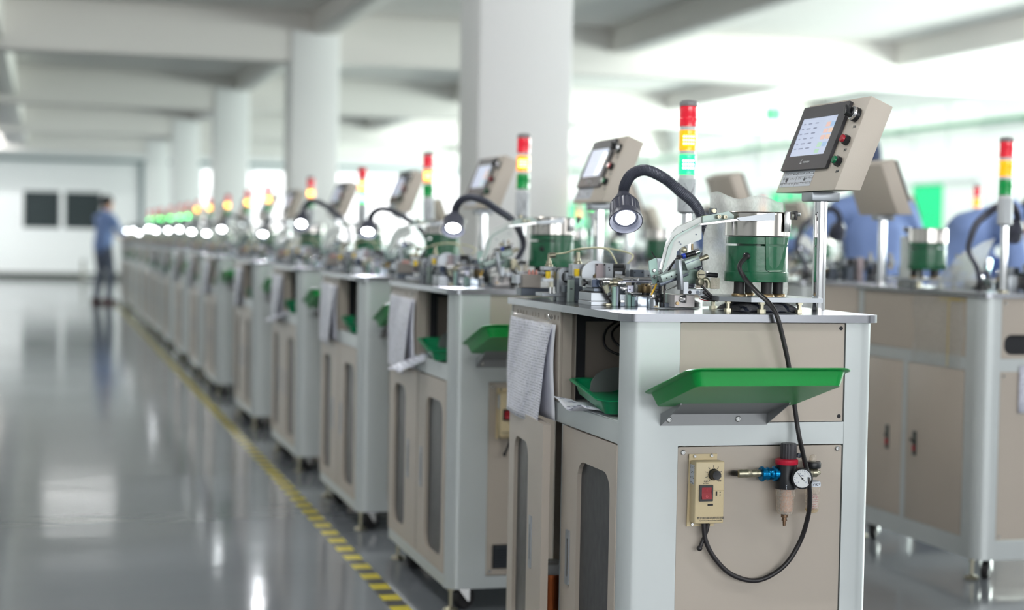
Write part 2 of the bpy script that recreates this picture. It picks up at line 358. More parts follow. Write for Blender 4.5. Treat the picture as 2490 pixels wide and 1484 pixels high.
structure(MB().plate([(FLX0, 0), (FLX1, 0), (FLX1, ZC), (FLX0, ZC)], [[(a, 1.0), (a+2.8, 1.0), (a+2.8, 2.8), (a, 2.8)] for a in (-2.6, .6, 3.8, 7.0)], XZ, FY0-.2, FY0).build('wall_near', WALLM, smooth=False))
structure(MB().box(FLX0-.2, FLX0, FY0, FY1, 0, ZC).build('wall_left', WALLM))
# beams and columns
CYS = [.7, 9.9, 17.9, 25.4, 32.7, 40.2]; CXS = [2.44, 2.42, 2.33, 2.23, 2.16]
for i, y in enumerate(CYS[1:]):
    structure(MB().box(FLX0, FLX1-.002, y+.03, y+.37, 2.93, ZC, .012).build('trim_%d' % (i+3), CEILM))
for i, (x0, x1, z) in enumerate(((2.64, 2.90, 3.22), (-.92, -.44, 3.04), (5.9, 6.2, 3.18), (9.3, 9.6, 3.18))):
    structure(MB().box(x0, x1, FY0+.1, FY1-.07, z, ZC-.0015, .012).build('trim_%d' % (i+8), CEILM))
for i, y in enumerate(CYS[1:]):
    c = MB().box(CXS[i], CXS[i]+(.575 if i == 0 else .50), y, y+.5, 0, 3.26, .02).build('column', COLM)
    c['kind'] = 'structure'
# two ceiling lamps seen as streaks in the floor; all others unseen, added to brighten
TUBS = mat('dim_lit_tube', (1, 1, 1), emit=(1, 1, .98), es=14)
TUBF = mat('bright_fill_tube', (1, 1, 1), emit=(1, 1, .98), es=420)  # strong out-of-view tubes added to lift the far wall
TUBE = mat('fill_tube', (1, 1, 1), emit=(1, 1, .98), es=170)  # unseen tubes added as overhead fill light
LAMPS = [(.5, 26.9, 'recessed just before the third beam over the aisle'), (.55, 29.5, 'deep behind the third beam over the aisle'), (-2.6, 20.5, 'added for fill at the left behind the second beam'), (-3.4, 30, 'added for fill at far left behind the third beam'),
    (6.8, 21, 'added for fill over the right rows behind the second beam'), (6.8, 29, 'added for fill over the right rows behind the third beam'), (6.8, 13.5, 'added for fill over the right rows behind the first beam'), (5, 6, 'added for fill overhead of the right-hand row near the first beam'),
    (5, 1, 'added for fill overhead at the right, close to the camera side'), (-.3, 1.5, 'added for fill overhead of the aisle beside the photographer'), (-.3, 5.5, 'added for fill overhead of the aisle before the first beam'), (-.3, 13, 'added for fill over the aisle behind the first beam'), (-3.6, 8, 'added for fill over the left floor before the first beam'), (-3.6, 36, 'added for fill at far left before the far wall'), (-2.4, 39, 'added for fill nearest to the far wall at left'), (-5.6, 38.5, 'added for fill outermost left near the far wall')]
for i, (x, y, s) in enumerate(LAMPS):
    t = thing('ceiling_light', 'white tube light '+s, 'ceiling light', (x, y, ZC-.005), 'ceiling tube lights')
    MB().box(x-.6, x+.6, y-.05, y+.05, ZC-.05, ZC-.004, .006).build('light_housing', WHITE, t)
    MB().cyl((x-.57, y, ZC-.068), (x+.57, y, ZC-.068), .016, n=10).build('tube', TUBS if i < 2 else (TUBF if y > 33 else TUBE), t)
# hazard tape on the floor
def tape_material():
    m = mat('hazard_tape', s2l(214, 196, 30), .35, var=.05); nt = m.node_tree; N = nt.nodes; L = nt.links; b = N['Principled BSDF']
    tc = N.new('ShaderNodeTexCoord'); sp = N.new('ShaderNodeSeparateXYZ'); L.new(tc.outputs['Object'], sp.inputs[0])
    mu = N.new('ShaderNodeMath'); mu.operation = 'MULTIPLY'; mu.inputs[1].default_value = 1/.172; L.new(sp.outputs[1], mu.inputs[0])
    fr = N.new('ShaderNodeMath'); fr.operation = 'FRACT'; L.new(mu.outputs[0], fr.inputs[0])
    lt = N.new('ShaderNodeMath'); lt.operation = 'LESS_THAN'; lt.inputs[1].default_value = .5; L.new(fr.outputs[0], lt.inputs[0])
    mx = N.new('ShaderNodeMix'); mx.data_type = 'RGBA'; mx.inputs[6].default_value = (*s2l(226, 208, 20), 1); mx.inputs[7].default_value = (*s2l(52, 50, 52), 1)
    L.new(lt.outputs[0], mx.inputs[0]); L.new(mx.outputs[2], b.inputs['Base Color']); return m
tp = MB().box(1.018, 1.078, 3.2, 27.6, 0, .0012).build('hazard_tape', tape_material())
tag(tp, 'yellow and black striped hazard tape along the front of the machine row', 'floor tape')
# ------------------------------------------------------------ machine parts, modelled on the nearest machine (its left near corner at X0, Y0)
X0, X1, Y0, Y1, ZB, ZT = 1.17, 1.745, 3.42, 4.37, .075, .98
def screw(p, d, r=.006, parent=None, m=None, name='screw'):
    p = Vector(p); d = Vector(d); mb = MB().lathe([(r, 0), (r, .002), (r*.75, .0035), (r*.4, .0035), (r*.35, .0015), (.0001, .0015)], p, d, n=12); return mb.build(name, m or BRIGHT, parent)
def post(sx, sy, w, dpt, r=.038):     # corner profile, rounded on the outer corner
    cx, cy = (X0 if sx < 0 else X1), (Y0 if sy < 0 else Y1); a, b_ = -sx, -sy
    P = [(cx+a*w, cy), (cx+a*w, cy+b_*.022), (cx+a*.022, cy+b_*.022), (cx+a*.022, cy+b_*dpt), (cx, cy+b_*dpt)]
    arc = [(cx+a*(r-r*cos(t)), cy+b_*(r-r*sin(t))) for t in [pi/2*k/8 for k in range(9)]]
    P += arc
    return MB().plate(P, [], XY, ZB, ZT-.017)
def caster(x, y, parent, ang=.6):
    mb = MB().box(x-.03, x+.03, y-.03, y+.03, ZB-.006, ZB, .001)
    dx, dy = cos(ang), sin(ang)
    for s in (-1, 1):
        c = Vector((x-dy*s*.017, y+dx*s*.017, 0)); 
        mb.plate([(-.022, ZB-.006), (.022, ZB-.006), (.010+.012, .026), (.002+.012, .026)], [], lambda u, v, t, c=c, dx=dx, dy=dy, s=s: (c.x+dx*u-dy*t*s, c.y+dy*u+dx*t*s, v), 0, .003)
    o = mb.build('caster', BRIGHT, parent)
    hub = Vector((x+dx*.012, y+dy*.012, .034)); ax = Vector((-dy, dx, 0))
    MB().lathe([(.012, -.013), (.030, -.013), (.034, -.009), (.034, .009), (.030, .013), (.012, .013)], hub, ax, 24).build('wheel', RUB, o)
    return o
def foot(x, y, parent):
    return MB().lathe([(.022, 0), (.024, .004), (.020, .010), (.008, .014), (.006, .016), (.006, ZB-.012), (.012, ZB-.012), (.012, ZB-.004), (.006, ZB-.004), (.006, ZB)], (x, y, 0), n=16).build('levelling_foot', NICKEL, parent)
def cab_door(parent, y0, y1, z0, z1, hinge_far, wy0, wy1, hy):
    hy0 = y1 if hinge_far else y0
    d = MB().plate([(y0, z0), (y1, z0), (y1, z1), (y0, z1)], [rrect(wy0, wy1, .155, .632, .045, 5)], YZ, X0-.002, X0+.016).build('door', CREAM, parent, origin=(X0+.016, hy0, z0), smooth=False)
    MB().plate(rrect(wy0-.012, wy1+.012, .143, .644, .05, 5), [], YZ, X0+.008, X0+.011).build('window_pane', SMOKE, d, smooth=False)
    h = MB(); z0h, z1h = .335, .462
    h.plate(rrect(hy-.013, hy+.013, z0h, z1h, .002, 1), [rrect(hy-.009, hy+.007, z0h+.02, z1h-.02, .002, 1)], YZ, X0-.0055, X0-.001)
    h.box(X0-.0055, X0-.0035, hy+.003, hy+.006, z0h+.02, z1h-.02); h.build('handle', ANOD, d, smooth=False)
    MB().box(X0-.0015, X0-.0008, hy-.009, hy+.007, z0h+.02, z1h-.02).build('handle_recess', ANODD, d)
    return d
def cabinet(label, group, vent=True):
    t = thing('machine_cabinet', label, 'machine cabinet', (X0, Y0, 0), group)
    for sx, sy, w_, d_ in ((-1, -1, .121, .04), (1, -1, .072, .06), (-1, 1, .07, .035), (1, 1, .07, .06)): post(sx, sy, w_, d_).build('corner_post', ALU, t, angle=50)
    fr = MB()
    fr.box(X0+.05, X1-.05, Y0+.001, Y0+.03, .70, .748).box(X0+.05, X1-.05, Y0+.001, Y0+.03, ZB, .112)
    fr.box(X0+.0015, X0+.03, Y0+.03, Y1-.03, .70, .748, .002).box(X0+.0015, X0+.03, Y0+.03, Y1-.03, ZB, .112, .002)
    fr.box(X0+.001, X0+.022, 3.856, 3.872, .11, .70)
    fr.box(X0+.05, X1-.05, Y1-.03, Y1-.001, .70, .748).box(X0+.05, X1-.05, Y1-.03, Y1-.001, ZB, .112)
    fr.box(X1-.03, X1-.001, Y0+.05, Y1-.05, .70, .748).box(X1-.03, X1-.001, Y0+.05, Y1-.05, ZB, .112)
    fr.build('frame_rails', ALU, t, smooth=False)
    # end panels
    up = MB().plate(rrect(1.2925, 1.6705, .7495, .9615, .002, 1), [], XZ, Y0+.003, Y0+.012).build('end_panel', CREAM, t, smooth=False)
    for x, z in ((1.662, .951), (1.662, .760)): MB().lathe([(.0045, 0), (.0045, -.001), (.003, -.0012)], (x, Y0+.0035, z), (0, 1, 0), 12).build('screw_hole', BLKM, up)
    lo = MB().plate(rrect(1.2925, 1.6705, .1145, .6975, .002, 1), [], XZ, Y0+.003, Y0+.012).build('end_panel', CREAM, t, smooth=False)
    for x, z in ((1.304, .686), (1.660, .690), (1.304, .126), (1.660, .126)): screw((x, Y0+.003, z), (0, -1, 0), .0055, lo)
    if vent:
        v = MB().box(1.309, 1.409, Y0-.001, Y0+.003, .135, .205).build('vent_grille', BLK, t)
        sl = MB()
        for k in range(9): sl.obox((1.359, Y0-.002, .142+k*.007), Vector((1, 0, 0)), Vector((0, .8, .6)), Vector((0, -.6, .8)), .045, .003, .0008)
        sl.build('slat', ANODD, v); v.children
        for x in (1.312, 1.406): screw((x, Y0-.001, .138), (0, -1, 0), .003, v)
    MB().box(1.30, 1.66, Y1-.012, Y1-.003, .115, .96).build('rear_panel', CREAM, t)
    MB().box(X1-.012, X1-.003, Y0+.06, Y1-.06, .115, .96).build('back_panel', CREAM, t)
    # shelf, inner walls, black inner post, plate that carries the pouch
    sh = MB().box(X0+.004, X1-.015, Y0+.03, Y1-.02, .742, .750, .001).build('shelf', ALU, t)
    MB().box(X0+.02, X1-.015, Y0+.02, Y1-.02, .112, .12).build('cabinet_floor', ALU, t)
    ip = MB().box(X0+.028, X0+.042, 3.905, 3.96, .75, .963).box(X0+.028, X0+.040, 3.905, 3.912, .75, .963).box(1.23, 1.64, 4.02, 4.03, .75, .963); ip.build('inner_wall', CREAM, t)
    MB().box(1.213, 1.243, 3.93, 3.955, .7505, .963).box(1.243, 1.60, 3.93, 3.955, .938, .963).build('inner_post', BLKM, t)
    ho = MB()
    ho.plate([(3.90, .7505), (4.345, .7505), (4.345, .963), (3.90, .963)], [rrect(3.92+.028*k, 3.928+.028*k, .94, .952, .003, 2) for k in range(14) if k not in (5, 9)], YZ, X0+.002, X0+.006)
    ho.box(X0+.0065, X0+.03, 3.90, 3.906, .7505, .963).box(X0-.001, X0+.002, 3.897, 3.9025, .7505, .963); ho.build('side_plate', CREAM, t, smooth=False)
    dv = MB().plate([(1.22, .7505), (1.40, .7505), (1.40, .835), (1.285, .835), (1.262, .831), (1.243, .82), (1.23, .803)], [], XZ, 3.835, 3.839).build('divider_plate', BRKT, t, smooth=False)
    cb = MB().tube([(1.33, 3.93, .945), (1.285, 3.90, .92), (1.275, 3.88, .885), (1.30, 3.86, .865), (1.36, 3.85, .86)], .003)
    cb.tube([(1.345, 3.93, .945), (1.30, 3.9, .915), (1.30, 3.87, .89), (1.33, 3.85, .872), (1.38, 3.85, .868)], .003); cb.build('inner_cable', CABLE, t)
    # doors with smoked windows
    cab_door(t, Y0+.038, 3.855, .116, .698, False, 3.500, 3.735, 3.795)
    cab_door(t, 3.873, Y1-.036, .116, .698, True, 4.060, 4.255, 4.005)
    # worktop
    MB().plate(rrect(X0-.010, X1+.010, Y0-.012, Y1+.012, .04, 7), [], XY, ZT-.0165, ZT).build('worktop', STEEL, t, angle=50)
    # bracket for the hanging tray
    v = Vector((0, -.957, .29))
    bk = MB(); bk.box(1.250, 1.492, Y0-.004, Y0-.001, .744, .770)
    bk.plate([(1.250, 0), (1.492, 0), (1.492, .262), (1.484, .270), (1.258, .270), (1.250, .262)], [], lambda u, w_, tt: (u, Y0-.004+v.y*w_, .768+v.z*w_+tt), 0, .002)
    for xx in (1.250, 1.490): bk.plate([(0, -.022), (0, 0), (.12, 0), (.12, -.004)], [], lambda u, w_, tt, xx=xx: (xx+tt, Y0-.004+v.y*u, .768+v.z*u+w_), 0, .002)
    br = bk.build('tray_bracket', BRKT, t, smooth=False)
    for x in (1.268, 1.424): screw((x, Y0-.004, .757), (0, -1, 0), .0065, br)
    for x, y in ((X0+.06, Y0+.07), (X1-.06, Y0+.07), (X0+.05, Y1-.22), (X1-.06, Y1-.07)): caster(x, y, t, .4)
    for x, y in ((X0+.025, Y0+.045), (X1-.04, Y0+.03), (X0+.035, Y1-.04), (X1-.04, Y1-.03)): foot(x, y, t)
    return t
def signal_tower(label, lit_green=False, lit_amber=True):
    x, y = 1.64, 4.32; t = thing('signal_tower', label, 'signal tower', (x, y, ZT), 'signal towers of the long row')
    MB().lathe([(.012, 0), (.012, .25), (.0001, .25)], (x, y, ZT), n=14).build('pole', CHROME, t)
    MB().lathe([(.020, 0), (.020, .006), (.013, .009)], (x, y, ZT), n=16).build('flange', NICKEL, t)
    z = 1.213; r = .0235
    h = MB().lathe([(.014, z-.006), (r+.0015, z), (r+.0015, z+.085), (r, z+.087)], (x, y, 0), n=28).build('housing', HOUS, t)
    cr = MB()
    for s in (-1, 1): cr.tube([(x-.015*s*1.0, y-r*.82, z+.012), (x, y-r-.0022, z+.042), (x+.015*s, y-r*.82, z+.075)], .0011, 6)
    cr.build('printed_cross', ANODD, h)
    z += .087
    def band(z, n=1):
        MB().lathe([(r-.002, z), (r-.002, z+.012)], (x, y, 0), n=24).build('collar', WHITE, t)
    for nm, m, lit in (('green_lens', LGL if lit_green else LG, lit_green), ('amber_lens', LA if lit_amber else mat('unlit_amber_lens', s2l(235, 130, 20), .25), lit_amber), ('red_lens', LR, False)):
        band(z); z += .010
        l = MB().lathe([(r-.002, z), (r, z+.002), (r, z+.022), (r*.97, z+.024), (r, z+.026), (r, z+.052), (r-.002, z+.054)], (x, y, 0), n=36, rid=1, rd=.03).build(nm, m, t)
        if lit:
            led = MB()
            for i in range(-2, 3):
                for k in range(3):
                    a = -pi/2-.25+i*.28; led.sphere((x+cos(a)*(r+.0002), y+sin(a)*(r+.0002), z+.018+k*.0095), .0029, n=8)
            led.build('leds', LEDG if nm[0] == 'g' else LEDA, l)
        z += .054
    MB().lathe([(r, z), (r+.001, z+.002), (r+.0005, z+.010), (r*.8, z+.015), (.004, z+.017)], (x, y, 0), n=28).build('cap', CAPG, t)
    return t
FB = Vector((1.651, 3.45, 1.251)); FV = Vector((.081, 0, .208)).normalized(); FN = Vector((-FV.z, 0, FV.x))
def fp(s, v, h=0): return FB+Vector((0, s, 0))+FV*v+FN*h
SCRN = mat('touch_screen', s2l(188, 197, 218), .38, 0, var=.04, emit=s2l(188, 198, 220), es=.32)
def control_panel(label):
    px_, py_ = 1.690, 3.600
    t = thing('control_panel', label, 'control panel', (px_, py_, ZT), 'control panels of the long row')
    MB().lathe([(.0148, 0), (.0148, .262)], (px_, py_, ZT), n=24).build('pole', CHROME, t, angle=60)
    MB().box(px_-.035, px_+.033, py_-.03, py_+.03, 1.229, 1.2505, .003).build('mounting_block', ANOD, t)
    P = [(1.651, 1.251), (1.713, 1.251), (1.786, 1.436), (1.733, 1.4585)]
    hs = MB().ngon(P, lambda u, v, s: (u, s, v), 3.45, 3.765, .0022); h = hs.build('housing', PANEL, t, angle=30)
    # bezel and touch screen
    D = lambda u, v, hh: fp(u, v, hh)
    bz = MB().plate(rrect(.0735, .316, .052, .213, .004, 2), [rrect(.111, .297, .087, .183, .001, 1)], D, .001, .0085).build('screen_bezel', BEZEL, t, angle=30)
    MB().plate(rrect(.110, .298, .086, .184, .001, 1), [], D, .001, .0070).build('touch_screen', SCRN, bz, smooth=False)
    cols = {'o': mat('orange_icon', s2l(240, 214, 198), .2, emit=s2l(240, 205, 180), es=.25), 'p': mat('pink_icon', s2l(238, 205, 196), .2, emit=s2l(240, 200, 190), es=.25), 'g': mat('green_icon', s2l(196, 226, 206), .2, emit=s2l(185, 222, 200), es=.25), 'b': mat('blue_icon', s2l(176, 204, 232), .2, emit=s2l(170, 200, 235), es=.25)}
    rows = [(.162, [('p', .148), ('b', .125)]), (.146, [('p', .150), ('o', .125)]), (.130, [('p', .153), ('o', .127)]), (.112, [('g', .156), ('b', .130)]), (.096, [('g', .158)])]
    for v_, L in rows:
        for k, u in L: MB().plate(rrect(u-.011, u+.011, v_-.0055, v_+.0055, .001, 1), [], D, .0070, .0073).build('screen_icon', cols[k], bz, smooth=False)
    tx = MB()
    for k in range(6):
        for u0, u1 in ((.275, .288), (.24, .262), (.205, .225)): tx.plate([(u0, .105+k*.0125), (u1-.002*(k % 3), .105+k*.0125), (u1-.002*(k % 3), .1075+k*.0125), (u0, .1075+k*.0125)], [], D, .0070, .00725)
    tx.build('screen_text', mat('screen_text_ink', s2l(160, 170, 205), .3), bz, smooth=False)
    W_ = mat('white_print', s2l(230, 232, 235), .5); INK = mat('dark_print', s2l(60, 64, 74), .6)
    text('WEINVIEW', .0068, fp(.188, .0695, .0088), (0, -1, 0), FV, W_, t, 'logo_text', shear=.2)
    MB().plate([(.213, .066), (.220, .066), (.217, .076), (.212, .077), (.2125, .0755), (.2155, .0745), (.2175, .0675), (.213, .0675)], [], D, .0085, .0088).plate([(.2105, .0655), (.2135, .0655), (.2125, .0695)], [], D, .0085, .0088).build('logo_mark', W_, t, smooth=False)
    # label sheet below the screen
    lb = MB().plate([(.139, .0135), (.307, .0135), (.307, .0515), (.139, .0515)], [], D, .0002, .0006).build('printed_label', LABEL, t, smooth=False)
    g = MB()
    for v_ in (.0225, .0375, .0435, .0475): g.plate([(.14, v_), (.306, v_), (.306, v_+.0004), (.14, v_+.0004)], [], D, .0006, .0008)
    for u in (.225, .292): g.plate([(u, .014), (u+.0005, .014), (u+.0005, .051), (u, .051)], [], D, .0006, .0008)
    g.plate([(.272, .024), (.281, .026), (.283, .036), (.27, .0355)], [], D, .0006, .0009).plate([(.172, .028), (.181, .0265), (.186, .031), (.178, .0355)], [], D, .0006, .0009)
    g.build('label_rules', INK, lb, smooth=False)
    # selector knob, red and green buttons
    c = fp(.030, .178); k = MB().lathe([(.0165, 0), (.0165, .008)], c, FN, 28).build('selector_knob', BLK, t)
    MB().lathe([(.015, .008), (.0152, .009), (.0152, .015), (.014, .016)], c, FN, 28, capa=False).build('chrome_ring', CHROME, k)
    kn = MB(); ax = (FV*.75+Vector((0, 1, 0))*.66).normalized(); ay = FN.cross(ax)
    kn.obox(c+FN*.024, ax, ay, FN, .0135, .0052, .0085, .0015).lathe([(.0125, .014), (.012, .019)], c, FN, 24); kn.build('grip', BLK, k)
    for v_, m in ((.117, REDB), (.0665, GRNB)):
        c = fp(.028, v_); k = MB().lathe([(.0115, 0), (.0120, .003), (.0115, .011), (.0095, .012)], c, FN, 8).build('push_button', BLK, t)
        MB().lathe([(.0088, .012), (.0088, .0165), (.0078, .0178)], c, FN, 24).build('button_cap', m, k)
    for v_, s_ in ((.150, '手动'), (.0945, '停止'), (.0445, '启动')): text(s_, .0075, fp(.022, v_, .0006), (0, -1, 0), FV, INK, t, 'printed_caption')
    return t
def gooseneck(label, m=None):
    m = m or LAMPW
    t = thing('gooseneck_lamp', label, 'work lamp', (1.475, 3.86, ZT), 'work lamps of the long row')
    y = 3.78; P = [Vector((1.475, 3.86, .995)), Vector((1.487, 3.85, 1.06)), at(1722, 600, 3.83), at(1712, 545, 3.82), at(1690, 498, 3.80), at(1650, 462, y), at(1612, 432, y), at(1570, 414, 3.77), at(1537, 424, 3.765), at(1520, 450, 3.76), at(1516, 474, 3.76)]
    MB().tube(P, .0135, 12, 26, ribs=.13, rf=lambda s: .0105+.003*min(1, max(0, (s-.15)*3))).build('neck', NECK, t, angle=25)
    MB().lathe([(.03, 0), (.03, .008), (.014, .016), (.014, .03)], (1.475, 3.86, ZT), n=20).build('base', BLK, t)
    hp = at(1516, 474, 3.76); d = Vector((-.16, -.72, -.72)).normalized()
    hd = MB().lathe([(.0135, -.004), (.016, .004), (.0235, .018), (.031, .030), (.0335, .036)], hp, d, 28).build('head_cap', LAMPB, t)
    MB().lathe([(.0335, .036), (.0345, .042), (.0350, .070)], hp, d, 48, rid=1, rd=.055).build('ribbed_barrel', LAMPB, t, angle=20)
    MB().lathe([(.0350, .070), (.0375, .073), (.0385, .088), (.0365, .0885), (.033, .080), (.029, .076)], hp, d, 36, capb=True).build('rim', LAMPB, t)
    MB().lathe([(.0225, .0765), (.021, .0785), (.0001, .0795)], hp, d, 24).build('lens', m, t)
    l = bpy.data.lights.new('lamp_beam', 'SPOT'); l.energy = 12; l.spot_size = R_(62); l.spot_blend = .6; l.shadow_soft_size = .02; l.color = (.93, .96, 1) if m is LAMPW else (.75, .8, 1)
    o = bpy.data.objects.new('lamp_beam', l); C.objects.link(o); o.parent = t; q = (-d).to_track_quat('Z', 'Y')
    o.location = hp+d*.092-ORI[t.name]; o.rotation_euler = q.to_euler()
    return t
def bowl_feeder(label):
    c = Vector((1.545, 3.62, 0)); t = thing('bowl_feeder', label, 'vibratory bowl feeder', (c.x, c.y, ZT), 'bowl feeders of the long row')
    pl = MB().plate([(c.x-.112, c.y-.06), (c.x-.06, c.y-.118), (c.x+.11, c.y-.118), (c.x+.118, c.y-.09), (c.x+.105, c.y+.10), (c.x-.09, c.y+.10)], [], XY, 1.003, 1.013).build('base_plate', ANOD, t)
    for x, y in ((c.x-.088, c.y-.055), (c.x-.03, c.y-.105), (c.x+.06, c.y-.105), (c.x+.08, c.y+.08), (c.x-.07, c.y+.08)):
        MB().lathe([(.0095, 0), (.0095, .007), (.0048, .007), (.0048, .018), (.008, .018), (.008, .0235)], (x, y, ZT), n=6).build('stud', NICKEL, t, smooth=False)
    for a in (200, 275, 345, 90):
        x, y = c.x+.05*cos(R_(a)), c.y+.05*sin(R_(a))
        f = MB().lathe([(.0135, 1.019), (.0125, 1.024), (.0125, 1.046)], (x, y, 0), n=20).build('rubber_foot', RUB, t)
        MB().lathe([(.0175, 1.013), (.0175, 1.016), (.015, 1.019)], (x, y, 0), n=20).build('washer', BRASS, f)
    b = MB().lathe([(.067, 1.045), (.0715, 1.046), (.0722, 1.049), (.0722, 1.0675), (.0715, 1.0682), (.0698, 1.0684), (.0695, 1.1255), (.045, 1.1258), (.045, 1.1300), (.0695, 1.1303), (.0695, 1.146), (.06, 1.147)], (c.x, c.y, 0), n=48).build('vibrator_body', CASTG, t, angle=28)
    # raised flat facet with a slanted edge, cable gland
    cw = MB(); 
    def cyl_f(u, v, h): a = R_(u); return (c.x+(.0695+h)*cos(a), c.y+(.0695+h)*sin(a), v)
    cw.plate([(262, 1.146), (318, 1.146), (300, 1.074), (293, 1.069), (270, 1.069), (264, 1.074)], [], cyl_f, -.004, .004)
    cw.build('cover_web', CASTG, b)
    MB().lathe([(.008, 0), (.008, .006), (.005, .009)], (c.x-.045, c.y-.052, 1.103), (-.65, -.75, 0), 14).build('cable_gland', BLK, b)
    bw = MB().lathe([(.071, 1.1475), (.0725, 1.149), (.0725, 1.199), (.0745, 1.2005), (.0735, 1.202), (.0715, 1.2005), (.0705, 1.16), (.02, 1.166), (.001, 1.17)], (c.x, c.y, 0), n=56, capb=False).build('bowl', BOWL, t)
    MB().lathe([(.061, 1.178), (.0702, 1.180)], (c.x, c.y, 0), n=40, capa=False, capb=False).build('spiral_track', BOWL, bw, solid=.0015)
    # clamp strap at the right rim and the rail lying on the rim
    MB().obox((c.x+.047, c.y-.060, 1.181), Vector((.78, .62, 0)), Vector((-.62, .78, 0)), Vector((0, 0, 1)), .014, .0015, .023, .001).build('clamp_strap', BRIGHT, bw)
    cl = MB().box(c.x+.0725, c.x+.078, c.y-.045, c.y-.025, 1.186, 1.206, .001).build('clamp_block', BLK, bw); MB().lathe([(.0045, 0), (.0045, .010)], (c.x+.078, c.y-.035, 1.199), (1, -.5, 0), 10).build('bolt', BRIGHT, bw)
    return t
def chute(label):
    y = 3.60; t = thing('feed_chute', label, 'feed chute', (1.33, y, ZT), 'feed chutes of the long row')
    def pz(L, yy): return [tuple((at(a, b_, yy).x, at(a, b_, yy).z)) for a, b_ in L]
    arm = MB().plate(pz([(1706, 527), (1649, 552), (1636, 566), (1623, 590), (1607, 655), (1612, 664), (1644, 627), (1646, 612), (1658, 601), (1706, 582)], y), [], XZ, y, y+.012); arm.build('arm_plate', CHUTE, t, smooth=False)
    MB().plate(pz([(1702, 545), (1645, 577), (1636, 590), (1628, 620), (1612, 664), (1609, 660), (1624, 600), (1634, 583), (1642, 573), (1700, 542)], y), [], XZ, y-.004, y).build('edge_strip', GREYG, t, smooth=False)
    MB().plate(pz([(1707, 526), (1770, 514), (1786, 527), (1790, 531), (1714, 544), (1706, 542)], y), [], XZ, y-.006, y+.006).build('side_bracket', GREYG, t, smooth=False)
    MB().plate(pz([(1700, 544), (1780, 533), (1884, 519), (1884, 522), (1800, 536), (1700, 548)], 3.54), [], XZ, 3.53, 3.545).build('rail', BRIGHT, t, smooth=False)
    MB().plate(pz([(1790, 530), (1884, 517), (1884, 536), (1800, 538)], 3.528), [], XZ, 3.526, 3.529).build('rail_guard', ANOD, t, smooth=False)
    for a, b_ in ((1742, 527), (1757, 528), (1864, 526)): p = at(a, b_, y); MB().lathe([(.0045, 0), (.0045, .012), (.003, .012), (.003, .009)], (p.x, y-.006, p.z), (0, -1, 0), 10).build('cap_screw', NICKEL, t)
    p = at(1735, 513, y); MB().box(p.x-.008, p.x+.006, y-.006, y+.008, p.z-.008, p.z+.006, .001).build('clamp', ANODD, t); MB().lathe([(.005, 0), (.005, .010)], (p.x-.004, y-.006, p.z), (0, -1, 0), 10).build('cap_screw', NICKEL, t)
    for a, b_ in ((1693, 570), (1651, 589), (1655, 594), (1660, 563)): p = at(a, b_, y); MB().lathe([(.0016, 0), (.0016, .001)], (p.x, y-.001, p.z), (0, -1, 0), 8).build('screw_hole', ANODD, t)
    # support leg down to the worktop (behind the cylinder)
    q = at(1668, 590, 3.69); MB().cyl((q.x, 3.69, ZT), (q.x, 3.69, q.z), .004, n=10).build('support_leg', ANOD, t)
    return t
def PB(name, a0, a1, b0, b1, y, dy, m, t, bev=.0008, smooth=True):    # block: picture columns a0..a1, rows b0..b1 at depth y
    p = at(a0, b0, y); q = at(a1, b1, y); return MB().box(p.x, q.x, y, y+dy, q.z, p.z, bev, 1).build(name, m, t, smooth=smooth)
def CYy(name, a, b, r, y, L, m, t, n=20):    # short cylinder facing the camera side
    p = at(a, b, y); return MB().cyl(p, p+Vector((0, L, 0)), r, n=n).build(name, m, t)
